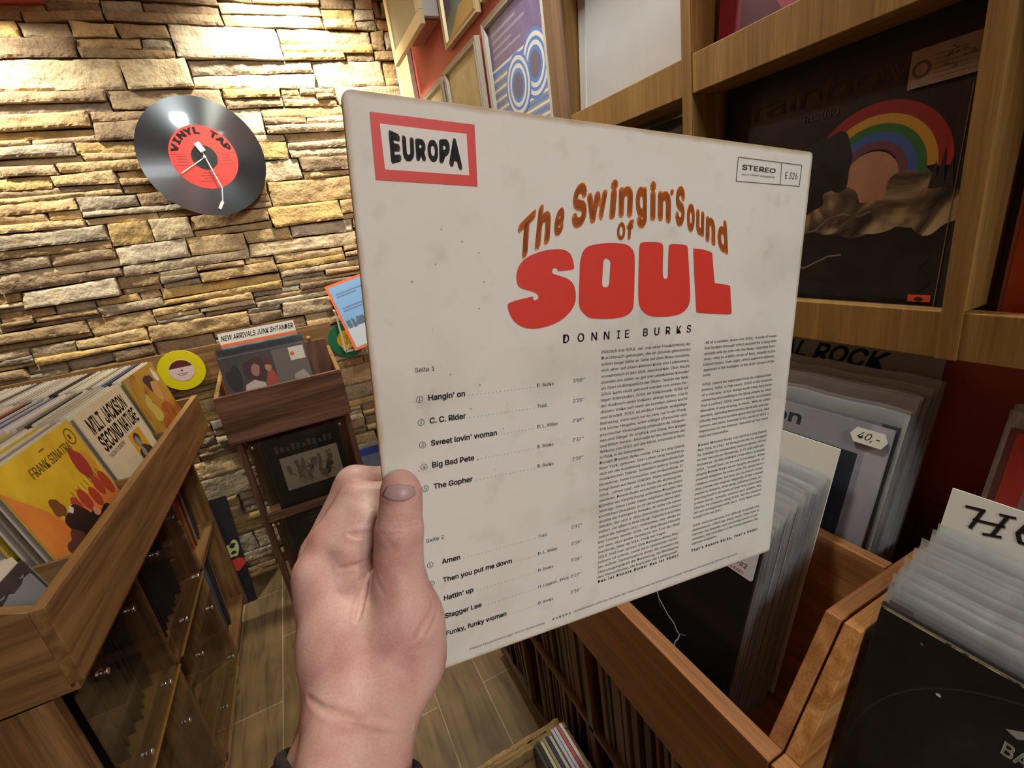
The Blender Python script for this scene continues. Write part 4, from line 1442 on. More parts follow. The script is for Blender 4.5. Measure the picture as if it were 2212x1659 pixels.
PAL_R = [rgb(96, 92, 98), rgb(70, 64, 64), rgb(150, 140, 120), rgb(120, 104, 112), rgb(60, 56, 60), rgb(150, 150, 158), rgb(104, 84, 72)]
BODY_R = [mat('jacket_tone', c, 0.5) for c in PAL_R]
protos = []
for i, m in enumerate(BODY_R):
    t = thing('record_sleeve', 'x', 'record sleeve', (0, 0, -5))
    jacket_mb(t=0.0026).build('jacket', m, t)
    poly_mb(t=0.0026, lip=(0.012, 0.018, 0.024, 0.014, 0.020, 0.028, 0.010)[i]).build('plastic_cover', POLYHAZE, t, smooth=True)
    protos.append(t)
NAMES_R = ['grey', 'charcoal', 'khaki', 'mauve', 'near-black', 'silver grey', 'brown']
used = set()


def bagged(i, loc, where, group):
    lab = '%s bagged record sleeve %s' % (NAMES_R[i], where)
    g = group + ', ' + NAMES_R[i]
    if i not in used:
        used.add(i); p = protos[i]
        p.location = loc; p.rotation_euler = RB; p['label'] = lab; p['group'] = g
        return p
    return copy_thing(protos[i], loc, RB, lab, g)


R5 = random.Random(17)
for k in range(1, 23):
    p = Vector(row_pos(k, YA + R5.uniform(-0.003, 0.003), 0.0050)); p.z += R5.uniform(-0.001, 0.0015)
    bagged(R5.choices(range(7), [4, 3, 3, 3, 2, 3, 2])[0], p, 'behind the lightning cover in the reddish crate', 'bagged sleeves behind the lightning cover')


def card(label, loc, w_, h, txt=None, rot=RB, bold=0.02, hh=0.025, x=None, z=None, slant=0.1, width=None, m=None):
    t = thing('divider_card', label, 'divider card', loc, rot)
    MB().box(-w_ / 2, w_ / 2, -0.0008, 0.0008, 0, h).build('card', m or WHITE, t, bevel=0.0004, seg=1)
    if txt:
        b = MB(); b.text(txt, x, z, hh, -0.0011, bold=bold, slant=slant, width=width); b.build('handwriting', mat('marker', rgb(16, 14, 18), 0.5), t)
    return t


card('blank white divider card rising above the bagged sleeves in the reddish crate', Vector(row_pos(23, 0.460, 0.0050)), 0.296, 0.362)

# --- far crate, back row
def grey_square_art():
    a = Art(); a.rect(noisy('lilac_grey', [(0.35, rgb(150, 146, 156)), (0.65, rgb(164, 160, 168))], 10, 0.45), 0, 1, 0, 1)
    a.rect(cmat(44, 46, 58), 0.04, 0.90, 0.0, 0.87)
    a.blob(cmat(96, 60, 66), 0.20, 0.80, 0.28, 0.08, 3, 0.2)
    a.text(cmat(66, 70, 92), 'ction', 0.38, 0.915, 0.055, bold=0.03, width=0.27)
    return a


YB = 0.428
greysq = sleeve_thing('record_sleeve', 'lilac-grey cover with dark navy square in back row of the reddish crate', cmat(158, 154, 162), row_pos(0, YB, 0.0046, 1), RB, grey_square_art(), POLY, lip=0.02)


def tag40(parent):
    x0, x1, z0, z1 = 0.112, 0.154, 0.286, 0.305
    o = MB().prism([(x0 + 0.006, z0), (x1 - 0.005, z0), (x1, (z0 + z1) / 2), (x1 - 0.005, z1), (x0 + 0.006, z1), (x0, (z0 + z1) / 2)], 'y', -0.0056, -0.0049).build('price_tag', WHITE, parent)
    b = MB(); b.text('40,-', x0 + 0.008, z0 + 0.006, 0.009, -0.0058, slant=0.35); b.build('handwriting', INK, o)
    o['label'] = 'small white pointed price tag'


tag40(greysq)
for k in range(1, 17):
    p = Vector(row_pos(k, YB + R5.uniform(-0.003, 0.003), 0.0055, 1)); p.z += R5.uniform(-0.001, 0.0015)
    bagged(2 if k in (5, 6) else R5.choices(range(7), [4, 3, 1, 3, 2, 3, 2])[0], p, 'behind the lilac-grey cover in the reddish crate', 'bagged sleeves behind the lilac-grey cover')
card('white divider card with black brush lettering at the back of the reddish crate', Vector(row_pos(17.2, 0.430, 0.0055, 1)), 0.31, 0.355, 'AL ROCK', bold=0.03, hh=0.024, x=-0.060, z=0.322, slant=0.25, width=0.15, m=mat('card_dull', rgb(176, 168, 158), 0.6))

# --- near crate, front row
def worn_black_art():
    a = Art(); a.rect(noisy('scuffed_black', [(0.40, rgb(20, 19, 18)), (0.62, rgb(34, 32, 30)), (0.80, rgb(70, 68, 66))], 9, 0.42, 8), 0, 1, 0, 1)
    rg = cmat(40, 38, 36)
    a.band(rg, 0.50, 0.50, 0.480, 0.486, 178, 100)
    wt = cmat(196, 192, 182)
    a.blob(wt, 0.183, 0.842, 0.0058, 0.0050, 3, 0.2, 16)
    a.blob(cmat(120, 118, 112), 0.115, 0.955, 0.0035, 0.003, 4, 0.2, 12)
    a.poly(cmat(150, 146, 138), [(0.318, 0.868), (0.342, 0.860), (0.372, 0.886), (0.372, 0.906)])
    a.text(wt, 'BA', 0.325, 0.800, 0.036, bold=0.02, width=0.050)
    e = noisy('worn_edge', [(0.42, rgb(34, 30, 26)), (0.58, rgb(186, 166, 130))], 120, 0.6)
    a.rect(e, 0, 1, 0.995, 1.0)
    return a


YN = 0.036
sleeve_thing('record_sleeve', 'worn black cover with white capital letters at front of the honey crate', cmat(92, 82, 68), row_pos(0, YN, 0.0046), RB, worn_black_art(), None)
sleeve_thing('record_sleeve', 'black cover in clear bag right behind the worn black cover, honey crate', cmat(60, 56, 54), row_pos(0.95, YN + 0.002, 0.0052), RB, None, POLY, lip=0.02)
for k in range(2, 20):
    p = Vector(row_pos(k, YN + R5.uniform(-0.004, 0.002), 0.0052)); p.z += R5.uniform(-0.001, 0.0015) + (0.001 if k in (6, 11, 16, 17) else 0)
    bagged(R5.choices(range(7), [4, 3, 1, 3, 2, 4, 2])[0], p, 'behind the worn black cover in the honey crate', 'bagged sleeves behind the worn black cover')


def he_card():
    t = card('white divider card with two thick black brush letters above the honey crate', Vector(row_pos(20.8, 0.0425, 0.0052)), 0.312, 0.366, None)
    # brushed letters built stroke by stroke
    b = MB(); y = -0.0012
    def st(p, q, wd):
        b.bar((p[0], y, p[1]), (q[0], y, q[1]), wd, (0, 1, 0), 0.0003)
    x0, z0 = -0.134, 0.330
    st((x0 - 0.008, z0 + 0.026), (x0 + 0.010, z0 + 0.0285), 0.003); st((x0 + 0.008, z0 + 0.028), (x0 + 0.002, z0 + 0.003), 0.0038)
    st((x0 + 0.002, z0 + 0.014), (x0 + 0.030, z0 + 0.0185), 0.003); st((x0 + 0.029, z0 + 0.030), (x0 + 0.022, z0 + 0.004), 0.0038)
    st((x0 + 0.022, z0 + 0.030), (x0 + 0.036, z0 + 0.032), 0.0026); st((x0 + 0.014, z0 + 0.002), (x0 + 0.030, z0 + 0.006), 0.0028)
    x0 += 0.046; z0 += 0.006
    st((x0, z0 + 0.026), (x0 + 0.022, z0 + 0.0285), 0.0032); st((x0 + 0.001, z0 + 0.026), (x0 - 0.005, z0 + 0.010), 0.0042); st((x0 - 0.005, z0 + 0.011), (x0 - 0.001, z0 + 0.002), 0.0042)
    st((x0 - 0.003, z0 + 0.014), (x0 + 0.014, z0 + 0.017), 0.0032); st((x0 - 0.002, z0 + 0.002), (x0 + 0.018, z0 + 0.004), 0.0030)
    cx_, cz_ = -0.142, 0.330
    b.map(lambda p: Vector((cx_ + (p.x - cx_) * 0.82, p.y, cz_ + (p.z - cz_) * 0.86)))
    b.build('handwriting', mat('marker_black', rgb(16, 14, 18), 0.5), t)
    return t


he_card()
rd = Art(); rd.rect(noisy('coral_print', [(0.35, rgb(196, 66, 62)), (0.65, rgb(210, 80, 72))], 8, 0.4), 0.02, 0.98, 0.0, 0.985)
sleeve_thing('record_sleeve', 'coral red cover in clear bag, back row of the honey crate', cmat(120, 70, 66), row_pos(9.5, 0.036, 0.0056, 1), RB, rd, POLYHAZE, lip=0.018)
for k in range(11, 14):
    bagged((0, 3, 4)[k % 3], row_pos(k, 0.036, 0.0056, 1), 'behind the coral red cover in the honey crate', 'bagged sleeves behind the coral cover')


# ================================================================== CABINET UNDER THE RIGHT CRATES
def right_cabinet():
    t = thing('record_cabinet', 'dark cherry cabinet full of record spines under the browser crates', 'cabinet', (0.335, -0.215, 0))
    c = wood_set('dark_cherry', rgb(72, 44, 26), rgb(98, 62, 36), rgb(120, 80, 48))
    D = XW - 0.335 - 0.002; Ln = 1.50
    for y in (0.0, 0.410, 0.833, 1.19, Ln - 0.018):
        MB().box(0, D, y, y + 0.018, 0.10, 0.682).build('upright', c['z'], t, bevel=0.001)
    MB().box(0, D, 0, Ln, 0.410, 0.424).build('shelf', c['y'], t, bevel=0.001)
    MB().box(0, D, 0, Ln, 0.082, 0.10).build('shelf', c['y'], t, bevel=0.001)
    MB().box(0, D, 0, Ln, 0.682, 0.699).build('top_board', c['y'], t, bevel=0.001)
    MB().box(0.019, 0.034, 0, Ln, 0, 0.082).build('plinth', c['y'], t)
    MB().box(D - 0.008, D, 0, Ln, 0.10, 0.682).build('back_panel', c['z'], t)
    return t


right_cabinet()
# the jackets in here are cut shorter in the upper bay: singles-height box sets and spines
SP2 = [cmat(120, 98, 76), cmat(92, 72, 58), cmat(150, 130, 104), cmat(60, 48, 44), cmat(120, 66, 48), cmat(180, 164, 136)]
SP2N = ['brown', 'dark brown', 'tan', 'black-brown', 'rust red', 'pale tan']
P2 = {}
SPT = (0.0062, 0.0050, 0.0042, 0.0070, 0.0040, 0.0030)     # half thickness: boxes, doubles, singles


def spine(ci, s, loc, rot, lab, grp):
    k = (ci, s)
    if k not in P2:
        P2[k] = o = MB().box(-s / 2, s / 2, -SPT[ci], SPT[ci], 0, s).build('record_sleeve', SP2[ci], bevel=0.0008, seg=1)
    else:
        o = P2[k].copy(); COL.objects.link(o)
    o.location = loc; o.rotation_euler = rot
    return tag(o, lab, 'record sleeve', grp)


R6 = random.Random(33)
def bay(y0, y1, z, s, n, where, lean=0.0):
    for k in range(n):
        y = y0 + (y1 - y0) * (k + 0.5) / n
        ci = R6.choices(range(6), [5, 5, 3, 4, 2, 1])[0]
        spine(ci, s, (0.343 + s / 2 + R6.uniform(0, 0.012), y, z), (lean, 0, 0),
              '%s record spine %s of dark cherry cabinet' % (SP2N[ci], where), 'spines ' + where + ', ' + SP2N[ci])


bay(0.225, 0.590, 0.4245, 0.250, 22, 'in the upper bay under the lightning crate')
bay(0.640, 0.940, 0.4245, 0.250, 19, 'in the second upper bay')
bay(0.650, 0.94, 0.1005, 0.300, 17, 'in the second lower bay', 0.04)
bay(0.380, 0.590, 0.1005, 0.300, 10, 'in the lower bay under the lightning crate')
bay(1.02, 1.24, 0.1005, 0.300, 9, 'in the lower far bay', -0.06)
bay(1.00, 1.25, 0.4245, 0.250, 8, 'in the upper far bay')


# rustic crate on the floor with a few records
def floor_crate():
    t = thing('floor_crate', 'rough rustic wooden crate standing on the floor by the cherry cabinet', 'crate', (0.10, 0.745, 0))
    m = RUSTIC
    def rough(name, x0, x1, y0, y1, z0, z1, ax, seed):
        mb = MB(); n = 40; R = random.Random(seed)
        vs = []; fs = []
        for i in range(n + 1):
            u = i / n
            j = [R.uniform(-0.0014, 0.0014) for _ in range(4)]
            if ax == 'x':
                x = x0 + (x1 - x0) * u
                vs += [(x, y0 + j[0], z0), (x, y1 + j[1], z0), (x, y1 + j[1], z1 + j[3]), (x, y0 + j[0], z1 + j[2])]
            else:
                y = y0 + (y1 - y0) * u
                vs += [(x0 + j[0], y, z0), (x1 + j[1], y, z0), (x1 + j[1], y, z1 + j[3]), (x0 + j[0], y, z1 + j[2])]
        for i in range(n):
            for k in range(4):
                a = i * 4 + k; b = i * 4 + (k + 1) % 4
                fs.append((a, b, b + 4, a + 4))
        fs += [(3, 2, 1, 0), (4 * n, 4 * n + 1, 4 * n + 2, 4 * n + 3)]
        return mb.add(vs, fs).build(name, m[ax], t)
    rough('far_plank', -0.20, 0.228, -0.012, 0.004, 0.0, 0.300, 'x', 1)
    rough('far_plank', -0.20, 0.220, 0.010, 0.024, 0.12, 0.292, 'x', 2)
    rough('side_plank', 0.212, 0.228, -0.46, -0.014, 0.0, 0.297, 'y', 3)
    rough('side_plank', -0.20, -0.184, -0.46, -0.014, 0.0, 0.297, 'y', 4)
    rough('near_plank', -0.20, 0.228, -0.478, -0.462, 0.0, 0.297, 'x', 5)
    MB().box(-0.184, 0.212, -0.46, -0.012, 0.0, 0.012).build('bottom_plank', m['x'], t)
    return t


floor_crate()
cols = [(62, 58, 60, 'dark grey'), (46, 42, 44, 'black'), (196, 186, 140, 'cream yellow'), (150, 142, 110, 'olive beige'), (58, 52, 84, 'deep violet'), (190, 186, 160, 'ivory'), (196, 194, 208, 'pale lilac'), (204, 202, 212, 'silvery white'), (190, 96, 88, 'salmon red'), (226, 220, 214, 'white')]
for k, (r_, g_, b_, nm) in enumerate(cols):
    x = 0.2365 + k * 0.0078
    o = MB().box(-0.156, 0.156, -0.0032, 0.0032, 0, 0.312).build('record_sleeve', mat('floor_jacket', rgb(r_, g_, b_), 0.45), None, (x, 0.566 + 0.003 * math.sin(k * 2.2), 0.0125 + (0.012 if k >= 6 else 0)), (0, 0, RZ))
    tag(o, '%s record sleeve standing in the rustic floor crate' % nm, 'record sleeve', 'records in the rustic floor crate')
# ================================================================== THE ALBUM HELD UP IN FRONT
AM = Matrix(((0.988539, 0.015245, 0.150197, -0.004763), (-0.020622, 0.999199, 0.034304, 0.226986), (-0.149553, -0.037008, 0.988061, 1.201800), (0.000000, 0.000000, 0.000000, 1.000000)))        # columns: right, away from the viewer, up, lower left corner
AS = 0.315
SHEAR = 0.0056


def held_album():
    t = thing('record_album', 'worn off-white album back cover held up in front, red and orange title', 'record album')
    t.matrix_world = AM

    def sh(p):
        return Vector((p.x + SHEAR * (1 - p.z / AS), p.y, p.z))

    # jacket: thin box with rounded, slightly soft corners
    T = 0.0034
    r = 0.005
    out = []
    for cx, cz, a0 in ((AS - r, r * 0.7, -90), (AS - r * 0.6, AS - r * 0.6, 0), (r, AS - r, 90), (r * 0.8, r * 0.8, 180)):
        rr = r if cx in (r,) else r * 0.7
        out += [(cx + rr * math.cos(math.radians(a0 + 11.25 * i)), cz + rr * math.sin(math.radians(a0 + 11.25 * i))) for i in range(9)]
    m = MB()
    m.prism(out, 'y', 0.0, T)
    m.map(sh)
    cov = mat('album_cover', rgb(208, 204, 194), 0.55, 0, 0.35)
    b = cov.node_tree.nodes['Principled BSDF']; lk = cov.node_tree.links
    tc = N(cov, 'ShaderNodeTexCoord')
    n1 = N(cov, 'ShaderNodeTexNoise'); n1.inputs['Scale'].default_value = 9; n1.inputs['Detail'].default_value = 7
    r1 = ramp(cov, [(0.34, rgb(204, 204, 192)), (0.48, rgb(220, 220, 209)), (0.62, rgb(223, 223, 213))])
    n2 = N(cov, 'ShaderNodeTexNoise'); n2.inputs['Scale'].default_value = 55; n2.inputs['Detail'].default_value = 4
    r2 = ramp(cov, [(0.28, (0.86, 0.85, 0.83)), (0.42, (1, 1, 1))])
    mx = N(cov, 'ShaderNodeMix', data_type='RGBA', blend_type='MULTIPLY'); mx.inputs['Factor'].default_value = 0.8
    L(cov, tc, 'Object', n1, 'Vector'); L(cov, tc, 'Object', n2, 'Vector'); L(cov, n1, 'Fac', r1, 'Fac'); L(cov, n2, 'Fac', r2, 'Fac')
    lk.new(r1.outputs['Color'], mx.inputs[6]); lk.new(r2.outputs['Color'], mx.inputs[7])
    # browned, rubbed rim (wear of the board itself)
    sp = N(cov, 'ShaderNodeSeparateXYZ'); L(cov, tc, 'Object', sp, 0)
    def M(op, a, b_=None, bv=None):
        n = N(cov, 'ShaderNodeMath', operation=op)
        lk.new(a, n.inputs[0])
        if b_ is not None: lk.new(b_, n.inputs[1])
        if bv is not None: n.inputs[1].default_value = bv
        return n.outputs[0]
    xs_ = M('ADD', sp.outputs[0], M('MULTIPLY', sp.outputs[2], bv=SHEAR / AS))
    ax = M('ABSOLUTE', M('SUBTRACT', xs_, bv=AS / 2 + SHEAR)); az = M('ABSOLUTE', M('SUBTRACT', sp.outputs[2], bv=AS / 2))
    ed = M('MAXIMUM', ax, az)
    rag = M('MULTIPLY', n2.outputs['Fac'], bv=0.004)
    edge = N(cov, 'ShaderNodeMapRange'); lk.new(M('ADD', ed, rag), edge.inputs[0]); edge.inputs[1].default_value = AS / 2 - 0.0012; edge.inputs[2].default_value = AS / 2 + 0.0022
    mx2 = N(cov, 'ShaderNodeMix', data_type='RGBA'); lk.new(edge.outputs[0], mx2.inputs['Factor'])
    lk.new(mx.outputs[2], mx2.inputs[6]); mx2.inputs[7].default_value = (*rgb(176, 152, 112), 1)
    lk.new(mx2.outputs[2], b.inputs['Base Color'])
    n3 = N(cov, 'ShaderNodeTexNoise'); n3.inputs['Scale'].default_value = 7; n3.inputs['Detail'].default_value = 2
    L(cov, tc, 'Object', n3, 'Vector')
    bp = N(cov, 'ShaderNodeBump'); bp.inputs['Strength'].default_value = 0.35; bp.inputs['Distance'].default_value = 0.006
    L(cov, n3, 'Fac', bp, 'Height'); L(cov, bp, 'Normal', b, 'Normal')
    m.build('jacket', cov, t, bevel=0.0008, seg=2)

    y = -0.00025
    MMc = lambda p: (p[0] / 1000, p[1] / 1000)

    # label logo in the upper left corner
    lg = MB()
    O = [MMc(p) for p in [(11.6, 306.6), (61.5, 306.5), (62.0, 278.2), (12.0, 278.2)]]
    I = [MMc(p) for p in [(15.7, 302.2), (57.1, 301.9), (57.7, 283.1), (16.6, 283.0)]]
    for i in range(4):
        j = (i + 1) % 4
        lg.flat([O[i], O[j], I[j], I[i]], y)
    lo = lg.map(lambda p: p).build('logo_frame', REDINK, t)
    MB().flat(I, y).build('logo_ground', mat('logo_white', rgb(222, 218, 208), 0.5), lo)
    lt = MB()
    for ch, q in [('E', [(19.3, 300.1), (24.4, 298.3), (24.4, 286.9), (19.6, 285.4)]), ('U', [(25.3, 298.3), (30.8, 297.6), (30.6, 287.6), (25.3, 286.8)]), ('R', [(31.4, 297.5), (36.5, 297.5), (36.2, 287.9), (31.5, 287.7)]), ('O', [(37.1, 297.4), (42.3, 297.9), (42.3, 287.7), (37.2, 288.0)]), ('P', [(43.0, 298.1), (48.3, 298.9), (47.9, 287.4), (42.7, 287.6)]), ('A', [(48.3, 298.8), (53.1, 299.8), (54.4, 285.0), (47.5, 286.7)])]:
        lt.text(ch, 0, 0, 0, y - 0.0001, bold=0.06, quad=[MMc(p) for p in q])
    lt.build('logo_lettering', INK, lo)

    # big red word
    so = MB()
    for lp in [[[(118.7, 237.1), (109.5, 236.2), (108.7, 237.2), (107.3, 237.9), (105.7, 237.4), (105.1, 236.0), (105.9, 234.7), (110.8, 233.3), (115.7, 231.5), (119.0, 228.7), (120.6, 224.4), (120.7, 220.1), (119.5, 216.2), (116.5, 212.4), (111.4, 208.7), (105.4, 206.3), (98.5, 204.9), (91.8, 204.7), (86.1, 206.1), (81.5, 209.1), (78.9, 212.9), (77.5, 216.7), (77.7, 219.1), (79.5, 220.0), (84.5, 221.2), (92.6, 222.5), (92.8, 221.2), (94.0, 220.5), (95.3, 220.8), (96.3, 221.9), (96.1, 223.2), (94.6, 224.5), (91.2, 225.7), (86.0, 227.2), (83.7, 229.1), (82.9, 233.1), (83.5, 236.7), (85.3, 240.2), (89.4, 243.6), (95.0, 245.9), (101.5, 247.5), (108.2, 248.1), (113.1, 247.6), (116.6, 245.7), (118.4, 242.6), (119.1, 239.7)]], [[(123.3, 233.7), (123.4, 240.5), (124.2, 243.8), (125.5, 247.2), (129.1, 249.9), (136.4, 251.3), (144.9, 251.9), (152.5, 251.6), (157.5, 250.4), (161.0, 247.4), (162.3, 243.0), (162.8, 230.4), (162.9, 216.7), (162.0, 212.1), (158.3, 209.1), (152.1, 207.8), (144.2, 207.5), (135.5, 208.1), (130.1, 209.1), (125.8, 212.4), (123.4, 216.0), (123.0, 222.6)], [(139.6, 241.7), (141.7, 243.0), (143.9, 242.1), (144.6, 240.4), (144.4, 233.4), (144.0, 228.1), (142.0, 226.4), (139.8, 226.9), (139.0, 228.7), (139.2, 235.2)]], [[(165.6, 247.4), (166.0, 251.4), (167.6, 252.4), (174.0, 252.8), (181.1, 252.5), (183.6, 251.1), (184.2, 247.5), (184.5, 239.3), (185.1, 232.4), (186.9, 230.5), (188.9, 231.4), (189.1, 234.6), (188.7, 243.9), (188.7, 250.3), (190.2, 251.6), (195.7, 251.7), (202.0, 251.3), (204.2, 249.5), (205.2, 243.9), (207.5, 229.6), (209.0, 218.9), (207.9, 212.6), (203.1, 208.4), (195.5, 206.8), (186.6, 206.6), (178.0, 207.4), (171.8, 209.8), (168.0, 213.8), (166.5, 219.4), (165.9, 231.3)]], [[(209.2, 249.0), (209.6, 249.2), (216.4, 248.8), (224.3, 247.2), (225.4, 246.6), (226.1, 244.9), (228.4, 234.2), (230.1, 227.4), (230.7, 227.0), (241.5, 225.6), (244.0, 224.9), (245.0, 223.7), (246.5, 215.7), (248.3, 207.3), (248.0, 205.7), (246.3, 205.4), (243.1, 205.5), (226.0, 206.8), (217.0, 207.9), (215.8, 208.4), (215.3, 209.6), (213.6, 219.8), (211.2, 234.4)]]]:
        vs, fs = loops_geo([[(p[0] / 1000, p[1] / 1000) for p in smooth_loop(l_, 4)] for l_ in lp])
        so.add([(a, y, c) for a, c in vs], fs)
    so.build('title_lettering', REDINK, t)
    # orange arched words
    ow = MB()
    for ch, q in [('T', [(84.5, 260.2), (95.3, 269.5), (93.1, 247.0), (82.8, 240.0)]), ('h', [(97.0, 270.2), (105.1, 274.4), (103.2, 251.5), (94.0, 247.0)]), ('e', [(107.2, 267.8), (113.2, 271.9), (112.0, 256.8), (105.8, 253.8)]), ('S', [(118.4, 281.2), (127.4, 285.4), (127.1, 261.9), (117.4, 258.2)]), ('w', [(127.5, 278.1), (141.2, 281.3), (140.6, 264.7), (127.5, 261.6)]), ('i', [(143.8, 286.6), (148.4, 287.0), (147.1, 265.6), (142.5, 264.8)]), ('n', [(149.2, 282.8), (159.3, 284.2), (159.1, 266.7), (149.5, 266.3)]), ('g', [(160.9, 283.7), (169.1, 284.3), (170.5, 261.1), (163.0, 260.4)]), ('i', [(171.8, 287.6), (175.9, 287.8), (177.1, 265.3), (172.6, 265.5)]), ('n', [(177.9, 282.4), (188.0, 282.5), (188.9, 263.9), (178.8, 265.7)]), ("'", [(187.7, 283.8), (190.0, 283.8), (189.6, 280.3), (187.4, 280.4)]), ('S', [(191.5, 285.8), (199.0, 286.2), (200.0, 262.7), (193.1, 262.3)]), ('o', [(201.4, 276.6), (207.9, 276.0), (208.9, 259.1), (202.8, 259.8)]), ('u', [(209.5, 273.6), (216.2, 271.7), (217.4, 256.0), (210.5, 258.8)]), ('n', [(218.2, 269.9), (226.2, 267.1), (228.0, 250.6), (219.2, 254.3)]), ('d', [(228.4, 268.6), (236.2, 267.0), (240.5, 244.9), (230.5, 249.4)]), ('O', [(148.7, 263.1), (154.3, 264.3), (154.6, 253.7), (148.7, 253.5)]), ('f', [(155.5, 265.2), (160.9, 265.5), (159.7, 253.9), (155.7, 253.8)])]:
        ow.text(ch, 0, 0, 0, y - 0.0001, bold=0.045, quad=[MMc(p) for p in q])
    ow.build('arched_lettering', ORANGEINK, t)

    # artist line
    ar = MB(); x = 0.1125
    word = 'DONNIE  BURKS'
    xs = {0: 112.5, 1: 122.5, 2: 132.2, 3: 141.3, 4: 151.0, 5: 157.2, 8: 171.5, 9: 180.5, 10: 190.0, 11: 199.2, 12: 208.0}
    for i, ch in enumerate(word):
        if ch == ' ': continue
        ar.text(ch, xs[i] / 1000, 0.1950, 0.0049, y, bold=0.012)
    ar.build('artist_lettering', INK, t)

    # stereo box in the upper right corner
    sb = MB()
    Q = [MMc(p) for p in [(242.3, 306.3), (304.4, 306.0), (304.2, 292.2), (242.2, 291.8)]]
    D = [MMc(p) for p in [(283.7, 306.0), (284.4, 292.1)]]
    for p, q in [(Q[0], Q[1]), (Q[1], Q[2]), (Q[2], Q[3]), (Q[3], Q[0]), (D[0], D[1])]:
        sb.bar((p[0], y, p[1]), (q[0], y, q[1]), 0.0004, (0, 1, 0), 0.0001)
    for s_, q in [('STEREO', [(246.6, 302.3), (278.6, 301.9), (278.2, 299.0), (246.7, 299.0)]), ('auch MONO abspielbar', [(246.7, 297.0), (278.5, 297.2), (278.3, 295.6), (246.7, 295.5)]), ('E 326', [(288.6, 300.6), (300.9, 300.8), (301.2, 296.5), (288.7, 296.3)])]:
        sb.text(s_, 0, 0, 0, y, bold=0.02 if s_ == 'STEREO' else 0.004, quad=[MMc(p) for p in q])
    sb.build('stereo_box', GREYINK, t)

    # track list
    tl = MB()
    side = [("Hangin' on", 'D. Burks', "3'00''"), ('C. C. Rider', 'Trad.', "2'25''"), ("Sweet lovin' woman", 'D. L. Miller', "2'49''"), ('Big Bad Pete', 'D. Burks', "2'37''"), ('The Gopher', 'D. Burks', "2'20''")]
    side2 = [('Amen', 'Trad.', "2'31''"), ('Then you put me down', 'D. L. Miller', "2'39''"), ("Hattin' up", 'D. Burks', "3'26''"), ('Stagger Lee', 'H. Logan/L. Price', "2'27''"), ('Funky, funky woman', 'D. Burks', "2'36''")]
    for z0, nm, rows, top in ((0.1862, 'Seite 1', side, 0.1704), (0.0882, 'Seite 2', side2, 0.0724)):
        tl.text(nm, 0.0243, z0, 0.0024, y)
        for i, (a, b_, c) in enumerate(rows):
            z = top - i * (0.01265 if z0 > 0.1 else 0.0121)
            xl = 0.0304 if z0 > 0.1 else 0.0326
            tl.text(str(i + 1), 0.0252, z + 0.0004, 0.0019, y)
            v = []
            n = 14
            for k in range(n):      # ring round the number
                for r_ in (0.00185, 0.0016):
                    q = 2 * math.pi * k / n; v.append((0.0258 + r_ * math.cos(q), y, z + 0.0013 + r_ * math.sin(q)))
            tl.add(v, [(2 * k, 2 * k + 1, 2 * ((k + 1) % n) + 1, 2 * ((k + 1) % n)) for k in range(n)])
            vs, _f = glyphs(a, 0.028, 1.0)
            tl.text(a, xl, z, 0.0030, y, bold=0.028, space=1.0)
            end = xl + (max(p[0] for p in vs) - min(p[0] for p in vs)) * 0.0030 / CAP
            xb = 0.0952
            tl.text(b_, xb, z, 0.0021, y, bold=0.004)
            tl.text(c, 0.1198, z, 0.0022, y)
            x = end + 0.002
            while x < xb - 0.0012:
                tl.rect(x, x + 0.00035, z, z + 0.00035, y); x += 0.00235
    tl.build('track_list', mat('print_dark', rgb(52, 48, 46), 0.6), t)

    # the two columns of notes
    de = """Plötzlich war SOUL ,da', war einer Musikrichtung der
Durchbruch gelungen, die im Grunde genommen
schon lange Seite an Seite mit dem Blues existierte,
sich aber auf einen kleinen Kreis von Liebhabern,
vornehmlich in den USA, beschränkte. Über Nacht
standen bis dahin so gut wie unbekannte Künstler
als Stars im Rampenlicht der Show-Zentren der Welt.
SOUL kann nicht getrennt werden von seinen far-
bigen Interpreten, SOUL ist Volksmusik. SOUL ist
der Ausbruch eines Vulkans, drängt heraus, was in
diesem Volke seit mehr als hundert Jahren kocht
und brodelt. SOUL ist endlich Freiheit, endgültige
Befreiung, wenn auch nur im Lied, nur in der Musik.
Mit letzter Hingabe, unter völliger physischer und
psychischer Verausgabung schleudern die Sängerin-
nen und Sänger ihr Unglück und Glück, ihre Klagen
und Bitten heraus. Intensität ist das Geheimnis der
Wirkung von SOUL auf den Hörer, Intensität in Wort,
in Musik, in der Interpretation.|
Donald (Donnie) Burks wurde 1942 in Long Island,
New York, geboren. Sein Leben lang bemühte er
sich um die Ausbildung seines außergewöhnlichen
musikalischen Talents. Schließlich hatte er Erfolg am
Broadway, beim Fernsehen und im Rundfunk. Er
bringt Ihnen auf dieser EUROPA-Platte authentischen
SOUL, ,sweet soul', wie wir heute die Richtung be-
zeichnen. Donnie Burks verzichtet nie auf die jedem
Künstler als Verpflichtung auferlegte Disziplin des
Vortrags. Seine Lieder haben religiösen, aber keinen
kirchlichen Charakter; es ist die ursprüngliche Reli-
giosität der Farbigen in Amerika, ihr tiefer wie naiver
Glaube, der sich in allen Bereichen ihres Lebens
äußert, vor allem in ihrer Musik. Eigentlich brachten
selbst die farbigen Jazz-Interpreten, man denke an
Ray Charles, bereits SOUL, nur ging dieses Element
mit dem Jazz keine Symbiose ein. Erst der Beat
brachte die ,Seele' der SOUL-Musik zum Tragen.|
SOUL muß man spüren. Eine Definition dieses Phä-
nomens ist schwer, zumal sie in zahlreichen Varian-
ten auftritt. Gemeinsam ist ihnen die dramatische
Überzeugungskraft der Darbietung, die Bloßlegung
des Menschlichen, die Explosion der Leidenschaft.""".split('\n')
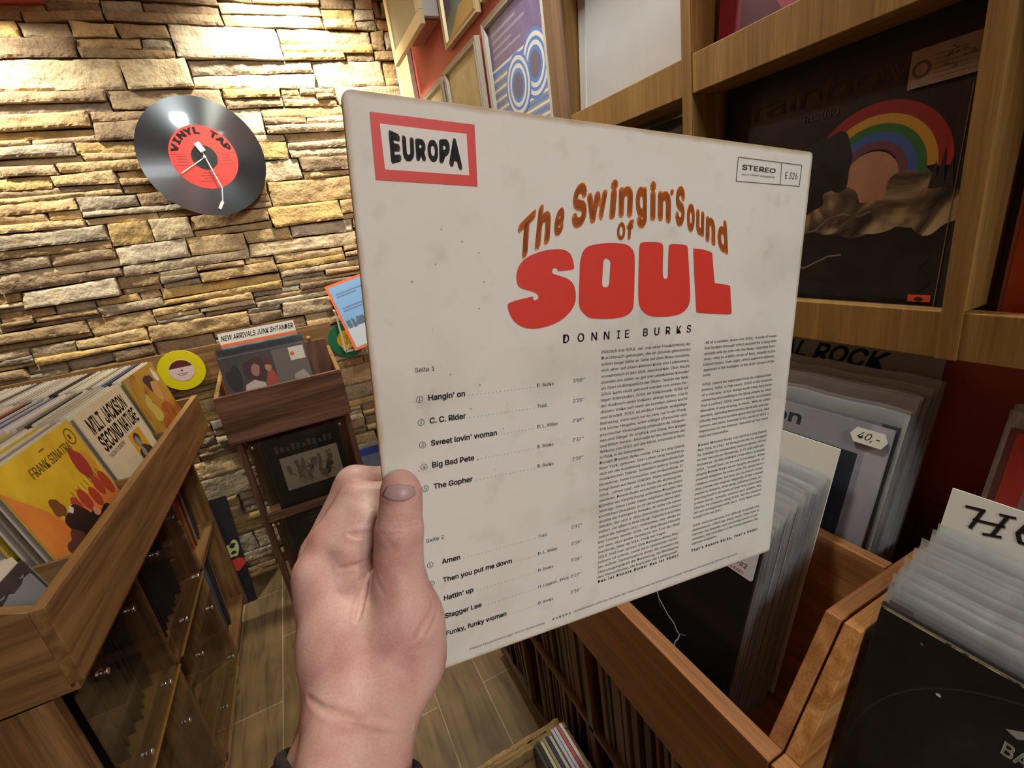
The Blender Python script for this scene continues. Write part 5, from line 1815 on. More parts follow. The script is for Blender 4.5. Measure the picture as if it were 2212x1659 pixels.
    en = """All of a sudden, there was SOUL. A style of music
had broken through which existed for a long time
already side by side with the blues, restricted how-
ever, only to a little circle of fans, mostly in the
United States. Over night, artists unknown hitherto,
appeared in the footlights of the show centers of the
world.|

SOUL cannot be separated from its colored inter-
preters, SOUL is folk music. SOUL is the eruption
of a volcano. SOUL brings forth what had been
simmering and seething in the black people for more
than a century. SOUL means freedom, everlasting
liberation, if only in song, in music. With an entire
devotion, spending themselves physically and psy-
chically they burst out their good and bad luck, their
sorrows and pleas. Intensity is the secret of SOUL's
impression on the listener, intensity of the word,
music and interpretation.|

Donald (Donnie) Burks was born in Long Island,
New York, in 1942. All through his life, he struggled
for training his outstanding musical talents. At last
he met success on Broadway, in TV and radio per-
formances. On this EUROPA LP he offers authentic
SOUL, 'sweet Soul', as we call it nowadays. When
singing Donnie Burks never forgets discipline, an
essential obligation for every artist. His songs have a
religious character, but they are no church songs;
they contain the original religiosity of the colored
people in America, their deep, primitive creed, ex-
pressing itself in all realms of their lives, particularly
in their music. Actually, colored Jazz singers, Ray
Charles for example, sang SOUL, but this element
did not amalgamate with Jazz. Only Beat music
brought forth real SOUL!|

SOUL must be sensed. It is difficult to explain this
phenomenon, which has many faces. They have in
common the dramatic and convincing power of pre-
sentation, the revelation of the human element, the
explosion of passions.|""".split('\n')
    inkd = mat('print_fine', rgb(70, 66, 62), 0.6)
    for nm, lines, x0, w_, z, pitch, bl, last in (('notes_column', de, 140.0, 72.3, 186.5, 3.845, 1, "Das ist Donnie Burks! Das ist SOUL!"), ('notes_column', en, 225.6, 72.2, 186.1, 3.86, 0.72, "That's Donnie Burks, That's SOUL!")):
        c = MB(); zz = z
        for ln in lines:
            if not ln:
                zz -= pitch * bl; continue
            k = (z - zz) / 160.0 * 1.6
            end = ln.endswith('|'); ln = ln.rstrip('|')
            vs, _f = glyphs(ln, 0.006, 1.0)
            nat = (max(p[0] for p in vs) - min(p[0] for p in vs)) * 0.00188 / CAP
            c.text(ln, (x0 + k) / 1000, zz / 1000, 0.00188, y, bold=0.006, width=min(nat, w_ / 1000) if end else w_ / 1000)
            zz -= pitch
        c.text(last, (x0 + 1.8) / 1000, 0.0252, 0.00195, y, bold=0.04, width=w_ / 1000 if nm else None, space=1.5)
        c.build(nm, inkd, t)
    ft = MB()
    ft.text('Weitere Neuerscheinungen sind in Vorbereitung', 0.0466, 0.0079, 0.0015, y, width=0.053)
    ft.text('EUROPA', 0.1060, 0.0083, 0.0015, y, bold=0.03, width=0.014, space=1.6)
    ft.text('-Schallplatten sind ein Produkt der Miller International Schallplatten GmbH, Quickborn bei Hamburg. Printed in Germany', 0.121, 0.0085, 0.0015, y, width=0.158)
    ft.build('foot_line', mat('print_faint', rgb(120, 116, 106), 0.6), t)
    # stains and creases of the board
    sn = MB(); R = random.Random(6)
    for _ in range(26):
        cx, cz = R.uniform(0.02, 0.11), R.uniform(0.12, 0.26); q = R.uniform(0.0002, 0.0006)
        sn.flat([(cx + q * math.cos(i), cz + q * R.uniform(0.6, 1.2) * math.sin(i)) for i in [j * math.pi / 4 for j in range(8)]], y * 0.5)
    sn.build('foxing_spots', cmat(172, 164, 148), t)
    return t


held_album()

# ================================================================== THE HAND (one continuous skin)
def seg_sdf(P, a, b, ra, rb):
    a = np.array(a, np.float32); b = np.array(b, np.float32)
    ba = b - a; L2 = float(ba @ ba)
    h = np.clip(((P - a) @ ba) / L2, 0, 1)
    d = P - a - h[..., None] * ba
    return np.sqrt((d * d).sum(-1)) - (ra + (rb - ra) * h)


def smin(a, b, k):
    h = np.clip(0.5 + 0.5 * (b - a) / k, 0, 1)
    return b + (a - b) * h - k * h * (1 - h)


UU = np.array([AM[i][0] for i in range(3)], np.float32); VVv = np.array([AM[i][2] for i in range(3)], np.float32)
NNf = -np.array([AM[i][1] for i in range(3)], np.float32); A0 = np.array([AM[i][3] for i in range(3)], np.float32)

# thumb, from nail tip to wrist
TH0 = (0.0247, 0.2205, 1.3248); TH1 = (0.0190, 0.2177, 1.3061); TH1b = (0.0155, 0.2163, 1.2936); TH2 = (0.0123, 0.2126, 1.2795)
THN1 = (0.0089, 0.2079, 1.2599); THN2 = (0.0035, 0.2063, 1.2409)
# index metacarpal head and the bent index behind the album
IX0 = (-0.0233, 0.2405, 1.2824); IX0b = (-0.0145, 0.2480, 1.2946); IX1 = (0.0041, 0.2556, 1.3109); IX1b = (0.0149, 0.2544, 1.3126); IX2 = (0.0279, 0.2498, 1.3073); IX3 = (0.0403, 0.2392, 1.2974)
WR0 = (-0.0218, 0.1932, 1.2355); WR1 = (-0.0257, 0.1806, 1.2339); WR2 = (-0.0315, 0.1617, 1.2288); WR3 = (-0.0392, 0.1223, 1.2279)
WU0 = (-0.0293, 0.2097, 1.2183); WU1 = (-0.0335, 0.2000, 1.2150); WU2 = (-0.0418, 0.1809, 1.2091); WU3 = (-0.0519, 0.1401, 1.2048)


def hand_sdf(P):
    k = 0.007
    # --- palm block: metacarpals side by side going away from the viewer
    d = seg_sdf(P, IX0, (-0.0236, 0.2167, 1.2541), 0.0140, 0.0190)
    d = smin(d, seg_sdf(P, (-0.0236, 0.2167, 1.2541), WR0, 0.0190, 0.0210), 0.010)
    for dz, r0, dx in ((0.018, 0.0125, -2), (0.035, 0.0120, 0), (0.050, 0.0110, 6)):
        a = np.array((-0.0233, 0.2405, 1.2824)) + NNf * (-dz) + VVv * (-0.004 * (dz / 0.018)) 
        b = np.array(WR0) + NNf * (-dz * 0.55)
        d = smin(d, seg_sdf(P, a, b, r0, 0.016), 0.010)
    # --- thenar mass and thumb root
    d2 = seg_sdf(P, TH2, THN1, 0.0140, 0.0195)
    d2 = smin(d2, seg_sdf(P, THN1, THN2, 0.0195, 0.0205), 0.008)
    d2 = smin(d2, seg_sdf(P, THN2, (-0.0149, 0.1859, 1.2360), 0.0205, 0.0195), 0.012)
    d = smin(d, d2, 0.0050)
    d = smin(d, seg_sdf(P, (-0.0171, 0.2152, 1.2578), (-0.0205, 0.1994, 1.2384), 0.0190, 0.0215), 0.010)
    # web between thumb and index
    d = smin(d, seg_sdf(P, (-0.0118, 0.2390, 1.2823), (-0.0019, 0.2261, 1.2743), 0.0120, 0.0110), 0.006)
    # knuckle
    d = smin(d, seg_sdf(P, (-0.0253, 0.2401, 1.2852), (-0.0270, 0.2361, 1.2721), 0.0105, 0.0110), 0.008)
    # --- wrist and forearm
    d = smin(d, seg_sdf(P, WR0, WR1, 0.0215, 0.0198), 0.012)
    d = smin(d, seg_sdf(P, WR1, WR2, 0.0198, 0.0210), 0.012)
    d = smin(d, seg_sdf(P, WR2, WR3, 0.0225, 0.0260), 0.012)
    d = smin(d, seg_sdf(P, WU0, WU1, 0.0185, 0.0185), 0.014)
    d = smin(d, seg_sdf(P, WU1, WU2, 0.0185, 0.0200), 0.014)
    d = smin(d, seg_sdf(P, WU2, WU3, 0.0215, 0.0250), 0.016)
    # --- index: proximal, middle, distal
    f = seg_sdf(P, IX0, IX0b, 0.0135, 0.0122)
    f = smin(f, seg_sdf(P, IX0b, IX1, 0.0122, 0.0106), 0.004)
    f = smin(f, seg_sdf(P, IX1, IX2, 0.0104, 0.0092), 0.004)
    f = smin(f, seg_sdf(P, IX2, IX3, 0.0092, 0.0080), 0.004)
    # soft pad of the first joint towards the palm
    f = smin(f, seg_sdf(P, (-0.0064, 0.2375, 1.2942), (0.0063, 0.2432, 1.3062), 0.0112, 0.0098), 0.005)
    d = smin(d, f, 0.0045)
    # --- middle, ring and little finger curl behind the index
    for i, (dz, dv, s) in enumerate(((0.0195, 0.004, 1.04), (0.0370, -0.003, 0.98), (0.0530, -0.014, 0.84))):
        o = -NNf * dz + VVv * dv
        B = np.array(IX0) + o * np.array([1, 1, 1]) - VVv * 0.004
        C_ = B + (np.array(IX1) - np.array(IX0)) * s
        D_ = C_ + (UU * 0.026 - VVv * 0.004) * s
        E_ = D_ + (UU * 0.006 - VVv * 0.021) * s
        r = (0.0112, 0.0106, 0.0094)[i]
        g = seg_sdf(P, B, C_, r * 1.08, r); g = smin(g, seg_sdf(P, C_, D_, r, r * 0.92), 0.004); g = smin(g, seg_sdf(P, D_, E_, r * 0.92, r * 0.8), 0.004)
        d = smin(d, g, 0.003)
    # --- thumb
    t = seg_sdf(P, TH0, TH1, 0.0106, 0.0116)
    t = smin(t, seg_sdf(P, TH1, TH1b, 0.0118, 0.0113), 0.004)
    t = smin(t, seg_sdf(P, TH1b, TH2, 0.0113, 0.0134), 0.006)
    # flattened pad at the tip where it presses on the cover
    t = smin(t, seg_sdf(P, (0.0252, 0.2232, 1.3285), (0.0238, 0.2214, 1.3183), 0.0080, 0.0090), 0.004)
    d = smin(d, t, 0.0035)
    return d


def creases(P, d):
    """fine skin folds pressed into the surface"""
    G = [([(0.0001, 0.2213, 1.2853), (-0.0010, 0.2195, 1.2847), (-0.0020, 0.2183, 1.2837), (-0.0031, 0.2173, 1.2826), (-0.0041, 0.2165, 1.2814), (-0.0051, 0.2156, 1.2802), (-0.0061, 0.2147, 1.2790), (-0.0071, 0.2135, 1.2781), (-0.0081, 0.2120, 1.2773), (-0.0088, 0.2105, 1.2770), (-0.0096, 0.2090, 1.2766), (-0.0103, 0.2076, 1.2761), (-0.0110, 0.2063, 1.2756), (-0.0117, 0.2051, 1.2750)], 0.003, 0.0013),
        ([(-0.0139, 0.2281, 1.2918), (-0.0121, 0.2276, 1.2917), (-0.0103, 0.2270, 1.2916), (-0.0085, 0.2266, 1.2915), (-0.0066, 0.2265, 1.2911), (-0.0050, 0.2266, 1.2907), (-0.0033, 0.2270, 1.2901), (-0.0016, 0.2277, 1.2892), (0.0001, 0.2288, 1.2881), (0.0019, 0.2307, 1.2865)], 0.0016, 0.0011),
        ([(-0.0043, 0.2321, 1.3058), (-0.0025, 0.2314, 1.3054), (-0.0008, 0.2309, 1.3048), (0.0011, 0.2307, 1.3042), (0.0030, 0.2309, 1.3037), (0.0050, 0.2315, 1.3032), (0.0071, 0.2324, 1.3024)], 0.0022, 0.0012),
        ([(0.0101, 0.2179, 1.3166), (0.0116, 0.2142, 1.3176), (0.0132, 0.2119, 1.3178), (0.0150, 0.2103, 1.3177), (0.0166, 0.2093, 1.3175), (0.0183, 0.2085, 1.3172), (0.0200, 0.2080, 1.3168), (0.0218, 0.2078, 1.3164), (0.0234, 0.2079, 1.3159), (0.0251, 0.2083, 1.3154), (0.0268, 0.2090, 1.3147), (0.0286, 0.2102, 1.3137)], 0.0008, 0.0009),
        ([(0.0092, 0.2167, 1.3147), (0.0106, 0.2135, 1.3155), (0.0120, 0.2114, 1.3156), (0.0135, 0.2099, 1.3155), (0.0151, 0.2087, 1.3152), (0.0167, 0.2079, 1.3149), (0.0185, 0.2073, 1.3146), (0.0202, 0.2070, 1.3142), (0.0220, 0.2070, 1.3137), (0.0241, 0.2073, 1.3130), (0.0262, 0.2081, 1.3123), (0.0284, 0.2096, 1.3111)], 0.001, 0.0009),
        ([(0.0090, 0.2137, 1.3130), (0.0103, 0.2115, 1.3132), (0.0116, 0.2099, 1.3131), (0.0129, 0.2086, 1.3128), (0.0143, 0.2077, 1.3126), (0.0158, 0.2070, 1.3125), (0.0173, 0.2066, 1.3124), (0.0189, 0.2063, 1.3123), (0.0205, 0.2063, 1.3121)], 0.0007, 0.0008),
        ([(0.0118, 0.2162, 1.3193), (0.0131, 0.2138, 1.3198), (0.0144, 0.2121, 1.3199), (0.0158, 0.2109, 1.3198), (0.0172, 0.2099, 1.3196), (0.0189, 0.2091, 1.3194), (0.0206, 0.2087, 1.3192), (0.0224, 0.2085, 1.3188), (0.0243, 0.2086, 1.3182)], 0.0005, 0.0008),
        ([(0.0259, 0.2014, 1.2722), (0.0251, 0.1996, 1.2719), (0.0243, 0.1981, 1.2714), (0.0235, 0.1967, 1.2709), (0.0225, 0.1953, 1.2705), (0.0213, 0.1940, 1.2702), (0.0199, 0.1928, 1.2699), (0.0184, 0.1917, 1.2696), (0.0170, 0.1907, 1.2691), (0.0159, 0.1899, 1.2686), (0.0147, 0.1892, 1.2680), (0.0135, 0.1886, 1.2674), (0.0123, 0.1880, 1.2666), (0.0112, 0.1875, 1.2659)], 0.0013, 0.0012),
        ([(0.0264, 0.1994, 1.2686), (0.0254, 0.1975, 1.2683), (0.0245, 0.1959, 1.2676), (0.0236, 0.1944, 1.2670), (0.0225, 0.1930, 1.2663), (0.0215, 0.1920, 1.2659), (0.0203, 0.1909, 1.2655), (0.0191, 0.1900, 1.2651), (0.0179, 0.1892, 1.2646), (0.0168, 0.1884, 1.2641)], 0.0011, 0.0011),
        ([(0.0101, 0.2108, 1.3120), (0.0109, 0.2093, 1.3111), (0.0117, 0.2081, 1.3101), (0.0124, 0.2072, 1.3088), (0.0128, 0.2066, 1.3072), (0.0130, 0.2062, 1.3054), (0.0133, 0.2057, 1.3037)], 0.0004, 0.0009),
        ([(0.0027, 0.2132, 1.2945), (0.0025, 0.2122, 1.2930), (0.0023, 0.2110, 1.2915), (0.0021, 0.2096, 1.2903), (0.0020, 0.2081, 1.2893), (0.0022, 0.2066, 1.2883), (0.0026, 0.2052, 1.2875), (0.0031, 0.2039, 1.2866), (0.0035, 0.2027, 1.2856)], 0.0006, 0.001),
        ([(0.0172, 0.2051, 1.3067), (0.0176, 0.2050, 1.3050), (0.0180, 0.2048, 1.3033), (0.0184, 0.2046, 1.3015), (0.0188, 0.2045, 1.2996), (0.0191, 0.2043, 1.2979), (0.0193, 0.2042, 1.2960), (0.0196, 0.2040, 1.2942), (0.0198, 0.2038, 1.2923), (0.0200, 0.2035, 1.2904)], 0.0003, 0.0009),
        ([(-0.0014, 0.2278, 1.2913), (-0.0005, 0.2282, 1.2882), (0.0002, 0.2268, 1.2863), (0.0001, 0.2237, 1.2855), (-0.0004, 0.2201, 1.2852)], 0.0008, 0.001),
        ([(-0.0116, 0.2230, 1.2840), (-0.0096, 0.2232, 1.2848), (-0.0074, 0.2232, 1.2854), (-0.0052, 0.2227, 1.2853), (-0.0028, 0.2221, 1.2850)], 0.0005, 0.0009),
        ([(0.0243, 0.2015, 1.2754), (0.0244, 0.2003, 1.2738), (0.0246, 0.1991, 1.2723), (0.0244, 0.1979, 1.2710), (0.0237, 0.1964, 1.2701), (0.0228, 0.1949, 1.2694), (0.0218, 0.1936, 1.2687)], 0.0006, 0.001),
        ([(-0.0397, 0.1939, 1.2562), (-0.0385, 0.1912, 1.2565), (-0.0373, 0.1886, 1.2568), (-0.0360, 0.1861, 1.2571), (-0.0348, 0.1842, 1.2574), (-0.0336, 0.1825, 1.2576), (-0.0322, 0.1807, 1.2577), (-0.0307, 0.1790, 1.2578), (-0.0297, 0.1778, 1.2578), (-0.0286, 0.1766, 1.2578), (-0.0274, 0.1755, 1.2576), (-0.0262, 0.1744, 1.2575), (-0.0250, 0.1733, 1.2572), (-0.0237, 0.1723, 1.2569), (-0.0225, 0.1714, 1.2565), (-0.0213, 0.1705, 1.2560), (-0.0200, 0.1696, 1.2555), (-0.0187, 0.1688, 1.2548), (-0.0174, 0.1681, 1.2541), (-0.0162, 0.1675, 1.2534), (-0.0150, 0.1671, 1.2527), (-0.0136, 0.1666, 1.2516), (-0.0122, 0.1662, 1.2505), (-0.0109, 0.1659, 1.2494), (-0.0096, 0.1659, 1.2482), (-0.0083, 0.1660, 1.2469), (-0.0068, 0.1663, 1.2454), (-0.0054, 0.1669, 1.2437), (-0.0038, 0.1677, 1.2418), (-0.0023, 0.1688, 1.2396), (-0.0007, 0.1704, 1.2367)], 0.0016, 0.0014)]
    for pts, depth, wd in G:
        q = np.array(pts, np.float32)
        lo = q.min(0) - 4 * wd; hi = q.max(0) + 4 * wd
        m = ((P > lo) & (P < hi)).all(-1)
        if not m.any():
            continue
        S = P[m]
        e = np.full(len(S), 1e9, np.float32); n = len(q)
        for i in range(n - 1):
            taper = 1.0 + 0.6 * abs(2 * (i + 0.5) / (n - 1) - 1) ** 3
            e = np.minimum(e, np.abs(seg_sdf(S, q[i], q[i + 1], 0, 0)) * taper)
        d[m] += depth * np.exp(-(e / wd) ** 2) - depth * 0.28 * np.exp(-((e - 2.1 * wd) / (0.9 * wd)) ** 2)
    return d


def surface_nets(vol, org, h):
    s = vol < 0
    nx, ny, nz = vol.shape
    acc = np.zeros((nx - 1, ny - 1, nz - 1, 3), np.float32); cnt = np.zeros((nx - 1, ny - 1, nz - 1), np.float32)
    for ax in range(3):
        o = [1 if i == ax else 0 for i in range(3)]
        a = vol[:nx - o[0], :ny - o[1], :nz - o[2]]; b = vol[o[0]:, o[1]:, o[2]:]
        cr = (a < 0) != (b < 0)
        t = np.where(cr, a / np.where(cr, a - b, 1), 0).astype(np.float32)
        others = [i for i in range(3) if i != ax]
        for d0 in (0, 1):
            for d1 in (0, 1):
                sl = [slice(None)] * 3
                for ii, dd in zip(others, (d0, d1)):
                    n_ = vol.shape[ii]
                    sl[ii] = slice(dd, dd + n_ - 1)
                c = cr[tuple(sl)]; tt = t[tuple(sl)]
                cnt += c
                pos = np.zeros(c.shape + (3,), np.float32)
                pos[..., ax] = tt
                pos[..., others[0]] = d0; pos[..., others[1]] = d1
                acc += pos * c[..., None]
    act = cnt > 0
    idx = -np.ones(act.shape, np.int64); ii = np.argwhere(act); idx[act] = np.arange(len(ii))
    V = (ii + acc[act] / cnt[act][:, None]) * h + org
    F = []
    for ax in range(3):
        o1, o2 = [(1, 2), (2, 0), (0, 1)][ax]
        o = [1 if i == ax else 0 for i in range(3)]
        a = s[:nx - o[0], :ny - o[1], :nz - o[2]]; b = s[o[0]:, o[1]:, o[2]:]
        e = np.argwhere(a != b)
        ok = (e[:, o1] > 0) & (e[:, o2] > 0) & (e[:, o1] < vol.shape[o1] - 1) & (e[:, o2] < vol.shape[o2] - 1)
        e = e[ok]; ina = a[tuple(e.T)]
        def cell(d1, d2):
            q = e.copy(); q[:, o1] -= d1; q[:, o2] -= d2; return idx[tuple(q.T)]
        q = np.stack([cell(1, 1), cell(0, 1), cell(0, 0), cell(1, 0)], 1)
        q[~ina] = q[~ina][:, ::-1]
        F.append(q)
    return V, np.concatenate(F)


def skin_material():
    m = mat('skin', rgb(222, 168, 148), 0.50, 0, 0.35)
    b = m.node_tree.nodes['Principled BSDF']; lk = m.node_tree.links
    tc = N(m, 'ShaderNodeTexCoord')
    n1 = N(m, 'ShaderNodeTexNoise'); n1.inputs['Scale'].default_value = 42; n1.inputs['Detail'].default_value = 4
    r1 = ramp(m, [(0.32, rgb(190, 140, 130)), (0.50, rgb(206, 163, 150)), (0.68, rgb(213, 177, 163))])
    n2 = N(m, 'ShaderNodeTexNoise'); n2.inputs['Scale'].default_value = 900; n2.inputs['Detail'].default_value = 2
    r2 = ramp(m, [(0.35, (0.90, 0.86, 0.85)), (0.60, (1, 1, 1))])
    mx = N(m, 'ShaderNodeMix', data_type='RGBA', blend_type='MULTIPLY'); mx.inputs['Factor'].default_value = 0.7
    L(m, tc, 'Object', n1, 'Vector'); L(m, tc, 'Object', n2, 'Vector'); L(m, n1, 'Fac', r1, 'Fac'); L(m, n2, 'Fac', r2, 'Fac')
    lk.new(r1.outputs['Color'], mx.inputs[6]); lk.new(r2.outputs['Color'], mx.inputs[7]); lk.new(mx.outputs[2], b.inputs['Base Color'])
    b.inputs['Subsurface Weight'].default_value = 0.12
    b.inputs['Subsurface Radius'].default_value = (1.0, 0.35, 0.2)
    b.inputs['Subsurface Scale'].default_value = 0.004
    vo = N(m, 'ShaderNodeTexVoronoi'); vo.inputs['Scale'].default_value = 750
    L(m, tc, 'Object', vo, 'Vector')
    bp = N(m, 'ShaderNodeBump'); bp.inputs['Strength'].default_value = 0.10; bp.inputs['Distance'].default_value = 0.0006
    L(m, vo, 'Distance', bp, 'Height'); L(m, bp, 'Normal', b, 'Normal')
    return m


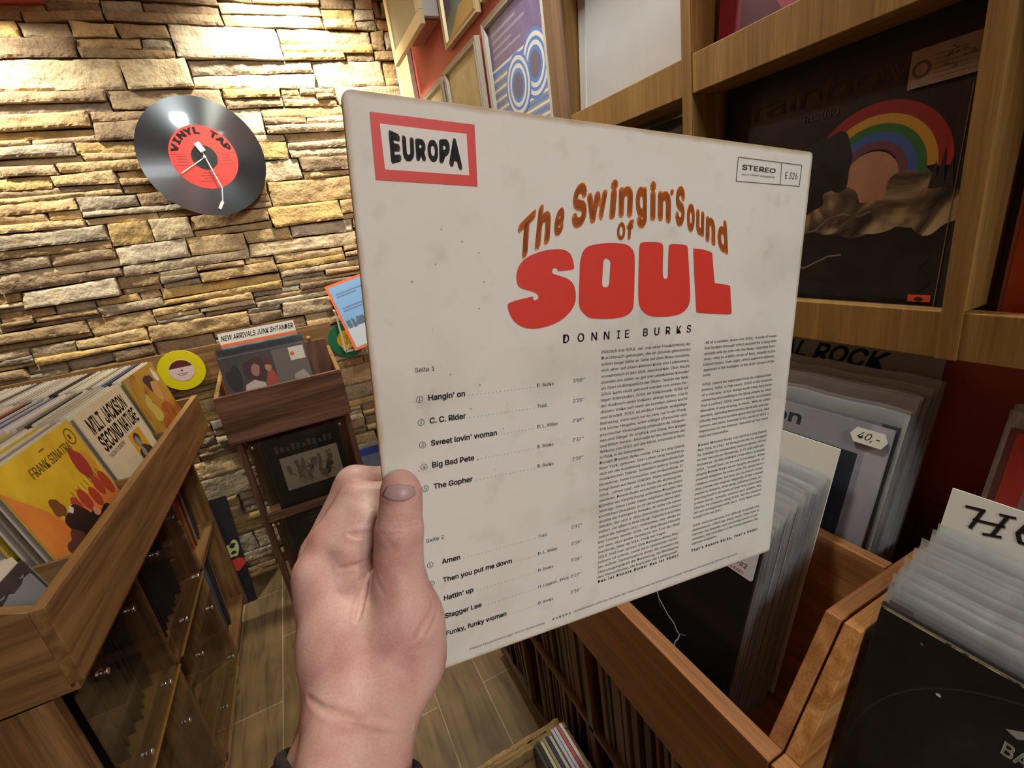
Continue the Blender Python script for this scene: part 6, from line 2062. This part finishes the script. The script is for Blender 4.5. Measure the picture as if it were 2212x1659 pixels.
def build_hand():
    h = 0.00105
    allp = np.array([TH0, TH1, TH2, THN1, THN2, IX0, IX1, IX2, IX3, WR0, WR1, WR2, WR3, WU0, WU1, WU2, WU3] + [tuple(np.array(p) - NNf * 0.056) for p in (IX0, IX1, IX2)])
    lo = allp.min(0) - 0.030; hi = allp.max(0) + 0.030
    lo[2] = max(lo[2], WR2[2] - 0.120)
    n = np.ceil((hi - lo) / h).astype(int)
    vol = np.empty(tuple(n), np.float32)
    gy, gz = np.meshgrid(lo[1] + np.arange(n[1]) * h, lo[2] + np.arange(n[2]) * h, indexing='ij')
    def full(P):
        d = hand_sdf(P)
        # the album board is pinched between thumb and index: no skin inside the board
        off = (P - A0) @ NNf; uu = (P - A0) @ UU; vv = (P - A0) @ VVv
        el = uu - SHEAR * (1 - vv / AS)
        slab = np.maximum(np.maximum(off - 0.0006, -0.0034 - 0.0006 - off), -el - 0.0006)
        d = np.maximum(d, -slab)
        return d
    for i in range(0, n[0], 8):
        xs = lo[0] + np.arange(i, min(i + 8, n[0])) * h
        P = np.empty((len(xs), n[1], n[2], 3), np.float32)
        P[..., 0] = xs[:, None, None]; P[..., 1] = gy; P[..., 2] = gz
        d = full(P)
        near = np.abs(d) < 0.004
        if near.any():
            q = P[near]; d[near] = creases(q, d[near])
        # cut the forearm off below the frame
        ax = (np.array(WR2) - np.array(WR1)); ax = ax / np.linalg.norm(ax)
        vol[i:i + len(xs)] = np.maximum(d, ((P - np.array(WR2, np.float32)) @ ax.astype(np.float32)) - 0.090)
    V, F = surface_nets(vol, lo, h)
    # keep the largest piece
    par = np.arange(len(V))
    E_ = np.concatenate([F[:, [0, 1]], F[:, [1, 2]], F[:, [2, 3]], F[:, [3, 0]]])
    for _ in range(60):
        mn = np.minimum(par[E_[:, 0]], par[E_[:, 1]])
        new = par.copy(); np.minimum.at(new, E_[:, 0], mn); np.minimum.at(new, E_[:, 1], mn)
        new = new[new]
        if (new == par).all(): break
        par = new
    # smooth a little
    for _ in range(3):
        s_ = np.zeros_like(V); c = np.zeros(len(V))
        np.add.at(s_, E_[:, 0], V[E_[:, 1]]); np.add.at(s_, E_[:, 1], V[E_[:, 0]]); np.add.at(c, E_[:, 0], 1); np.add.at(c, E_[:, 1], 1)
        V = 0.5 * V + 0.5 * s_ / c[:, None]
    lab, cn = np.unique(par, return_counts=True)
    keep = par == lab[cn.argmax()]
    mp = -np.ones(len(V), int); mp[keep] = np.arange(keep.sum()); F = F[keep[F].all(1)]
    V = V[keep]; F = mp[F]
    org = np.array(WR1)
    t = thing('person', 'left hand and wrist with black cord bracelet gripping the album edge', 'person', tuple(org))
    me = bpy.data.meshes.new('body')
    me.from_pydata((V - org).tolist(), [], F.tolist())
    me.polygons.foreach_set('use_smooth', [True] * len(me.polygons))
    me.materials.append(skin_material())
    o = bpy.data.objects.new('body', me); COL.objects.link(o); o.parent = t
    # nail: a curved plate laid on the thumb tip
    ns, mt = 15, 9
    Q = np.array([(0.0153, 0.2173, 1.3293), (0.0161, 0.2154, 1.3290), (0.0169, 0.2139, 1.3285), (0.0177, 0.2128, 1.3281), (0.0187, 0.2119, 1.3278), (0.0196, 0.2112, 1.3274), (0.0206, 0.2106, 1.3272), (0.0217, 0.2102, 1.3270), (0.0227, 0.2099, 1.3268), (0.0239, 0.2097, 1.3266), (0.0250, 0.2097, 1.3265), (0.0263, 0.2098, 1.3265), (0.0276, 0.2101, 1.3266), (0.0289, 0.2106, 1.3267), (0.0304, 0.2115, 1.3268), (0.0157, 0.2171, 1.3299), (0.0164, 0.2153, 1.3296), (0.0173, 0.2140, 1.3293), (0.0181, 0.2129, 1.3290), (0.0190, 0.2120, 1.3287), (0.0200, 0.2113, 1.3284), (0.0210, 0.2108, 1.3282), (0.0220, 0.2104, 1.3279), (0.0231, 0.2101, 1.3277), (0.0242, 0.2099, 1.3276), (0.0253, 0.2099, 1.3274), (0.0265, 0.2100, 1.3273), (0.0277, 0.2103, 1.3273), (0.0290, 0.2108, 1.3273), (0.0304, 0.2116, 1.3272), (0.0160, 0.2170, 1.3304), (0.0168, 0.2153, 1.3303), (0.0177, 0.2140, 1.3300), (0.0185, 0.2130, 1.3298), (0.0194, 0.2122, 1.3295), (0.0204, 0.2115, 1.3293), (0.0213, 0.2110, 1.3291), (0.0224, 0.2106, 1.3289), (0.0234, 0.2103, 1.3287), (0.0245, 0.2102, 1.3285), (0.0256, 0.2102, 1.3283), (0.0267, 0.2103, 1.3281), (0.0279, 0.2106, 1.3280), (0.0292, 0.2110, 1.3278), (0.0305, 0.2118, 1.3277), (0.0164, 0.2169, 1.3309), (0.0172, 0.2154, 1.3309), (0.0180, 0.2142, 1.3307), (0.0189, 0.2132, 1.3306), (0.0198, 0.2125, 1.3304), (0.0208, 0.2118, 1.3302), (0.0217, 0.2113, 1.3300), (0.0227, 0.2110, 1.3298), (0.0237, 0.2107, 1.3296), (0.0248, 0.2105, 1.3293), (0.0258, 0.2105, 1.3291), (0.0269, 0.2106, 1.3289), (0.0281, 0.2108, 1.3286), (0.0293, 0.2113, 1.3284), (0.0305, 0.2119, 1.3281), (0.0168, 0.2168, 1.3314), (0.0176, 0.2155, 1.3314), (0.0184, 0.2144, 1.3314), (0.0193, 0.2135, 1.3313), (0.0202, 0.2128, 1.3312), (0.0212, 0.2122, 1.3310), (0.0221, 0.2117, 1.3308), (0.0231, 0.2114, 1.3307), (0.0241, 0.2111, 1.3304), (0.0251, 0.2110, 1.3302), (0.0261, 0.2109, 1.3299), (0.0272, 0.2110, 1.3296), (0.0283, 0.2112, 1.3293), (0.0294, 0.2116, 1.3289), (0.0306, 0.2121, 1.3285), (0.0171, 0.2168, 1.3318), (0.0180, 0.2156, 1.3320), (0.0188, 0.2147, 1.3320), (0.0197, 0.2139, 1.3320), (0.0207, 0.2132, 1.3319), (0.0216, 0.2127, 1.3318), (0.0225, 0.2122, 1.3317), (0.0235, 0.2119, 1.3315), (0.0244, 0.2116, 1.3312), (0.0254, 0.2115, 1.3309), (0.0264, 0.2114, 1.3306), (0.0274, 0.2114, 1.3303), (0.0284, 0.2116, 1.3299), (0.0295, 0.2119, 1.3294), (0.0306, 0.2124, 1.3289), (0.0175, 0.2168, 1.3323), (0.0184, 0.2158, 1.3325), (0.0193, 0.2150, 1.3326), (0.0202, 0.2143, 1.3327), (0.0211, 0.2137, 1.3326), (0.0220, 0.2132, 1.3326), (0.0229, 0.2128, 1.3324), (0.0239, 0.2125, 1.3323), (0.0248, 0.2122, 1.3320), (0.0257, 0.2120, 1.3317), (0.0267, 0.2119, 1.3313), (0.0277, 0.2119, 1.3309), (0.0286, 0.2120, 1.3305), (0.0297, 0.2122, 1.3299), (0.0307, 0.2126, 1.3293), (0.0178, 0.2169, 1.3327), (0.0188, 0.2160, 1.3330), (0.0197, 0.2153, 1.3332), (0.0206, 0.2147, 1.3333), (0.0215, 0.2142, 1.3333), (0.0224, 0.2138, 1.3333), (0.0233, 0.2134, 1.3332), (0.0242, 0.2131, 1.3330), (0.0252, 0.2129, 1.3327), (0.0261, 0.2127, 1.3324), (0.0270, 0.2125, 1.3320), (0.0279, 0.2125, 1.3316), (0.0288, 0.2125, 1.3310), (0.0298, 0.2126, 1.3304), (0.0307, 0.2129, 1.3297), (0.0182, 0.2170, 1.3331), (0.0192, 0.2163, 1.3335), (0.0201, 0.2157, 1.3338), (0.0210, 0.2152, 1.3339), (0.0219, 0.2148, 1.3340), (0.0229, 0.2144, 1.3340), (0.0238, 0.2141, 1.3339), (0.0247, 0.2138, 1.3337), (0.0255, 0.2136, 1.3334), (0.0264, 0.2134, 1.3331), (0.0273, 0.2132, 1.3327), (0.0282, 0.2131, 1.3322), (0.0291, 0.2130, 1.3316), (0.0299, 0.2131, 1.3309), (0.0308, 0.2132, 1.3300)])
    fs = [(j * ns + i, j * ns + i + 1, (j + 1) * ns + i + 1, (j + 1) * ns + i) for j in range(mt - 1) for i in range(ns - 1)]
    mb = MB().add([tuple(p - org) for p in Q], fs)
    no = mb.build('thumbnail', mat('nail', rgb(170, 140, 138), 0.38, 0, 0.4), t, smooth=True)
    sm = no.modifiers.new('thick', 'SOLIDIFY'); sm.thickness = 0.0005; sm.offset = 0.0
    # cord bracelet round the wrist, resting on the skin all the way round
    ax = np.array(WR2) - np.array(WR1); ax /= np.linalg.norm(ax)
    cen = np.array((-0.0304, 0.1787, 1.2172))
    ax = ax + BT[0] * UU + BT[1] * NNf; ax /= np.linalg.norm(ax)
    e1 = UU.astype(float); e1 = e1 - ax * (e1 @ ax); e1 /= np.linalg.norm(e1); e2 = np.cross(ax, e1)
    ang = np.arange(72) * 2 * math.pi / 72
    dirs = np.cos(ang)[:, None] * e1 + np.sin(ang)[:, None] * e2

    def ring(shift, gap):
        c = cen + ax * shift
        r_ = np.full(72, 0.006)
        for _ in range(80):
            dd = hand_sdf((c + dirs * r_[:, None]).astype(np.float32))
            r_ = r_ + np.clip(gap - dd, -0.002, 0.002) * 0.7
        r_ = (np.roll(r_, 1) + r_ * 2 + np.roll(r_, -1)) / 4
        return [tuple(p - org) for p in c + dirs * r_[:, None]]
    mb = MB()
    for sft, rr, gr in ((-0.0042, 0.0028, 0.0022), (0.0, 0.0030, 0.0026), (0.0044, 0.0028, 0.0022)):
        mb.tube(ring(sft, gr), rr, 10, 0, True)
    bo = mb.build('bracelet', noisy('cord_black', [(0.4, rgb(18, 17, 18)), (0.6, rgb(40, 37, 38))], 500, 0.7, bump=0.4, bump_dist=0.0006), t, smooth=True)
    MB().tube(ring(0.0022, 0.0050), 0.0012, 8, 0, True).build('red_cord', mat('cord_red', rgb(176, 76, 66), 0.6), bo, smooth=True)
    return t


BT = (0.08, -0.66)
build_hand()
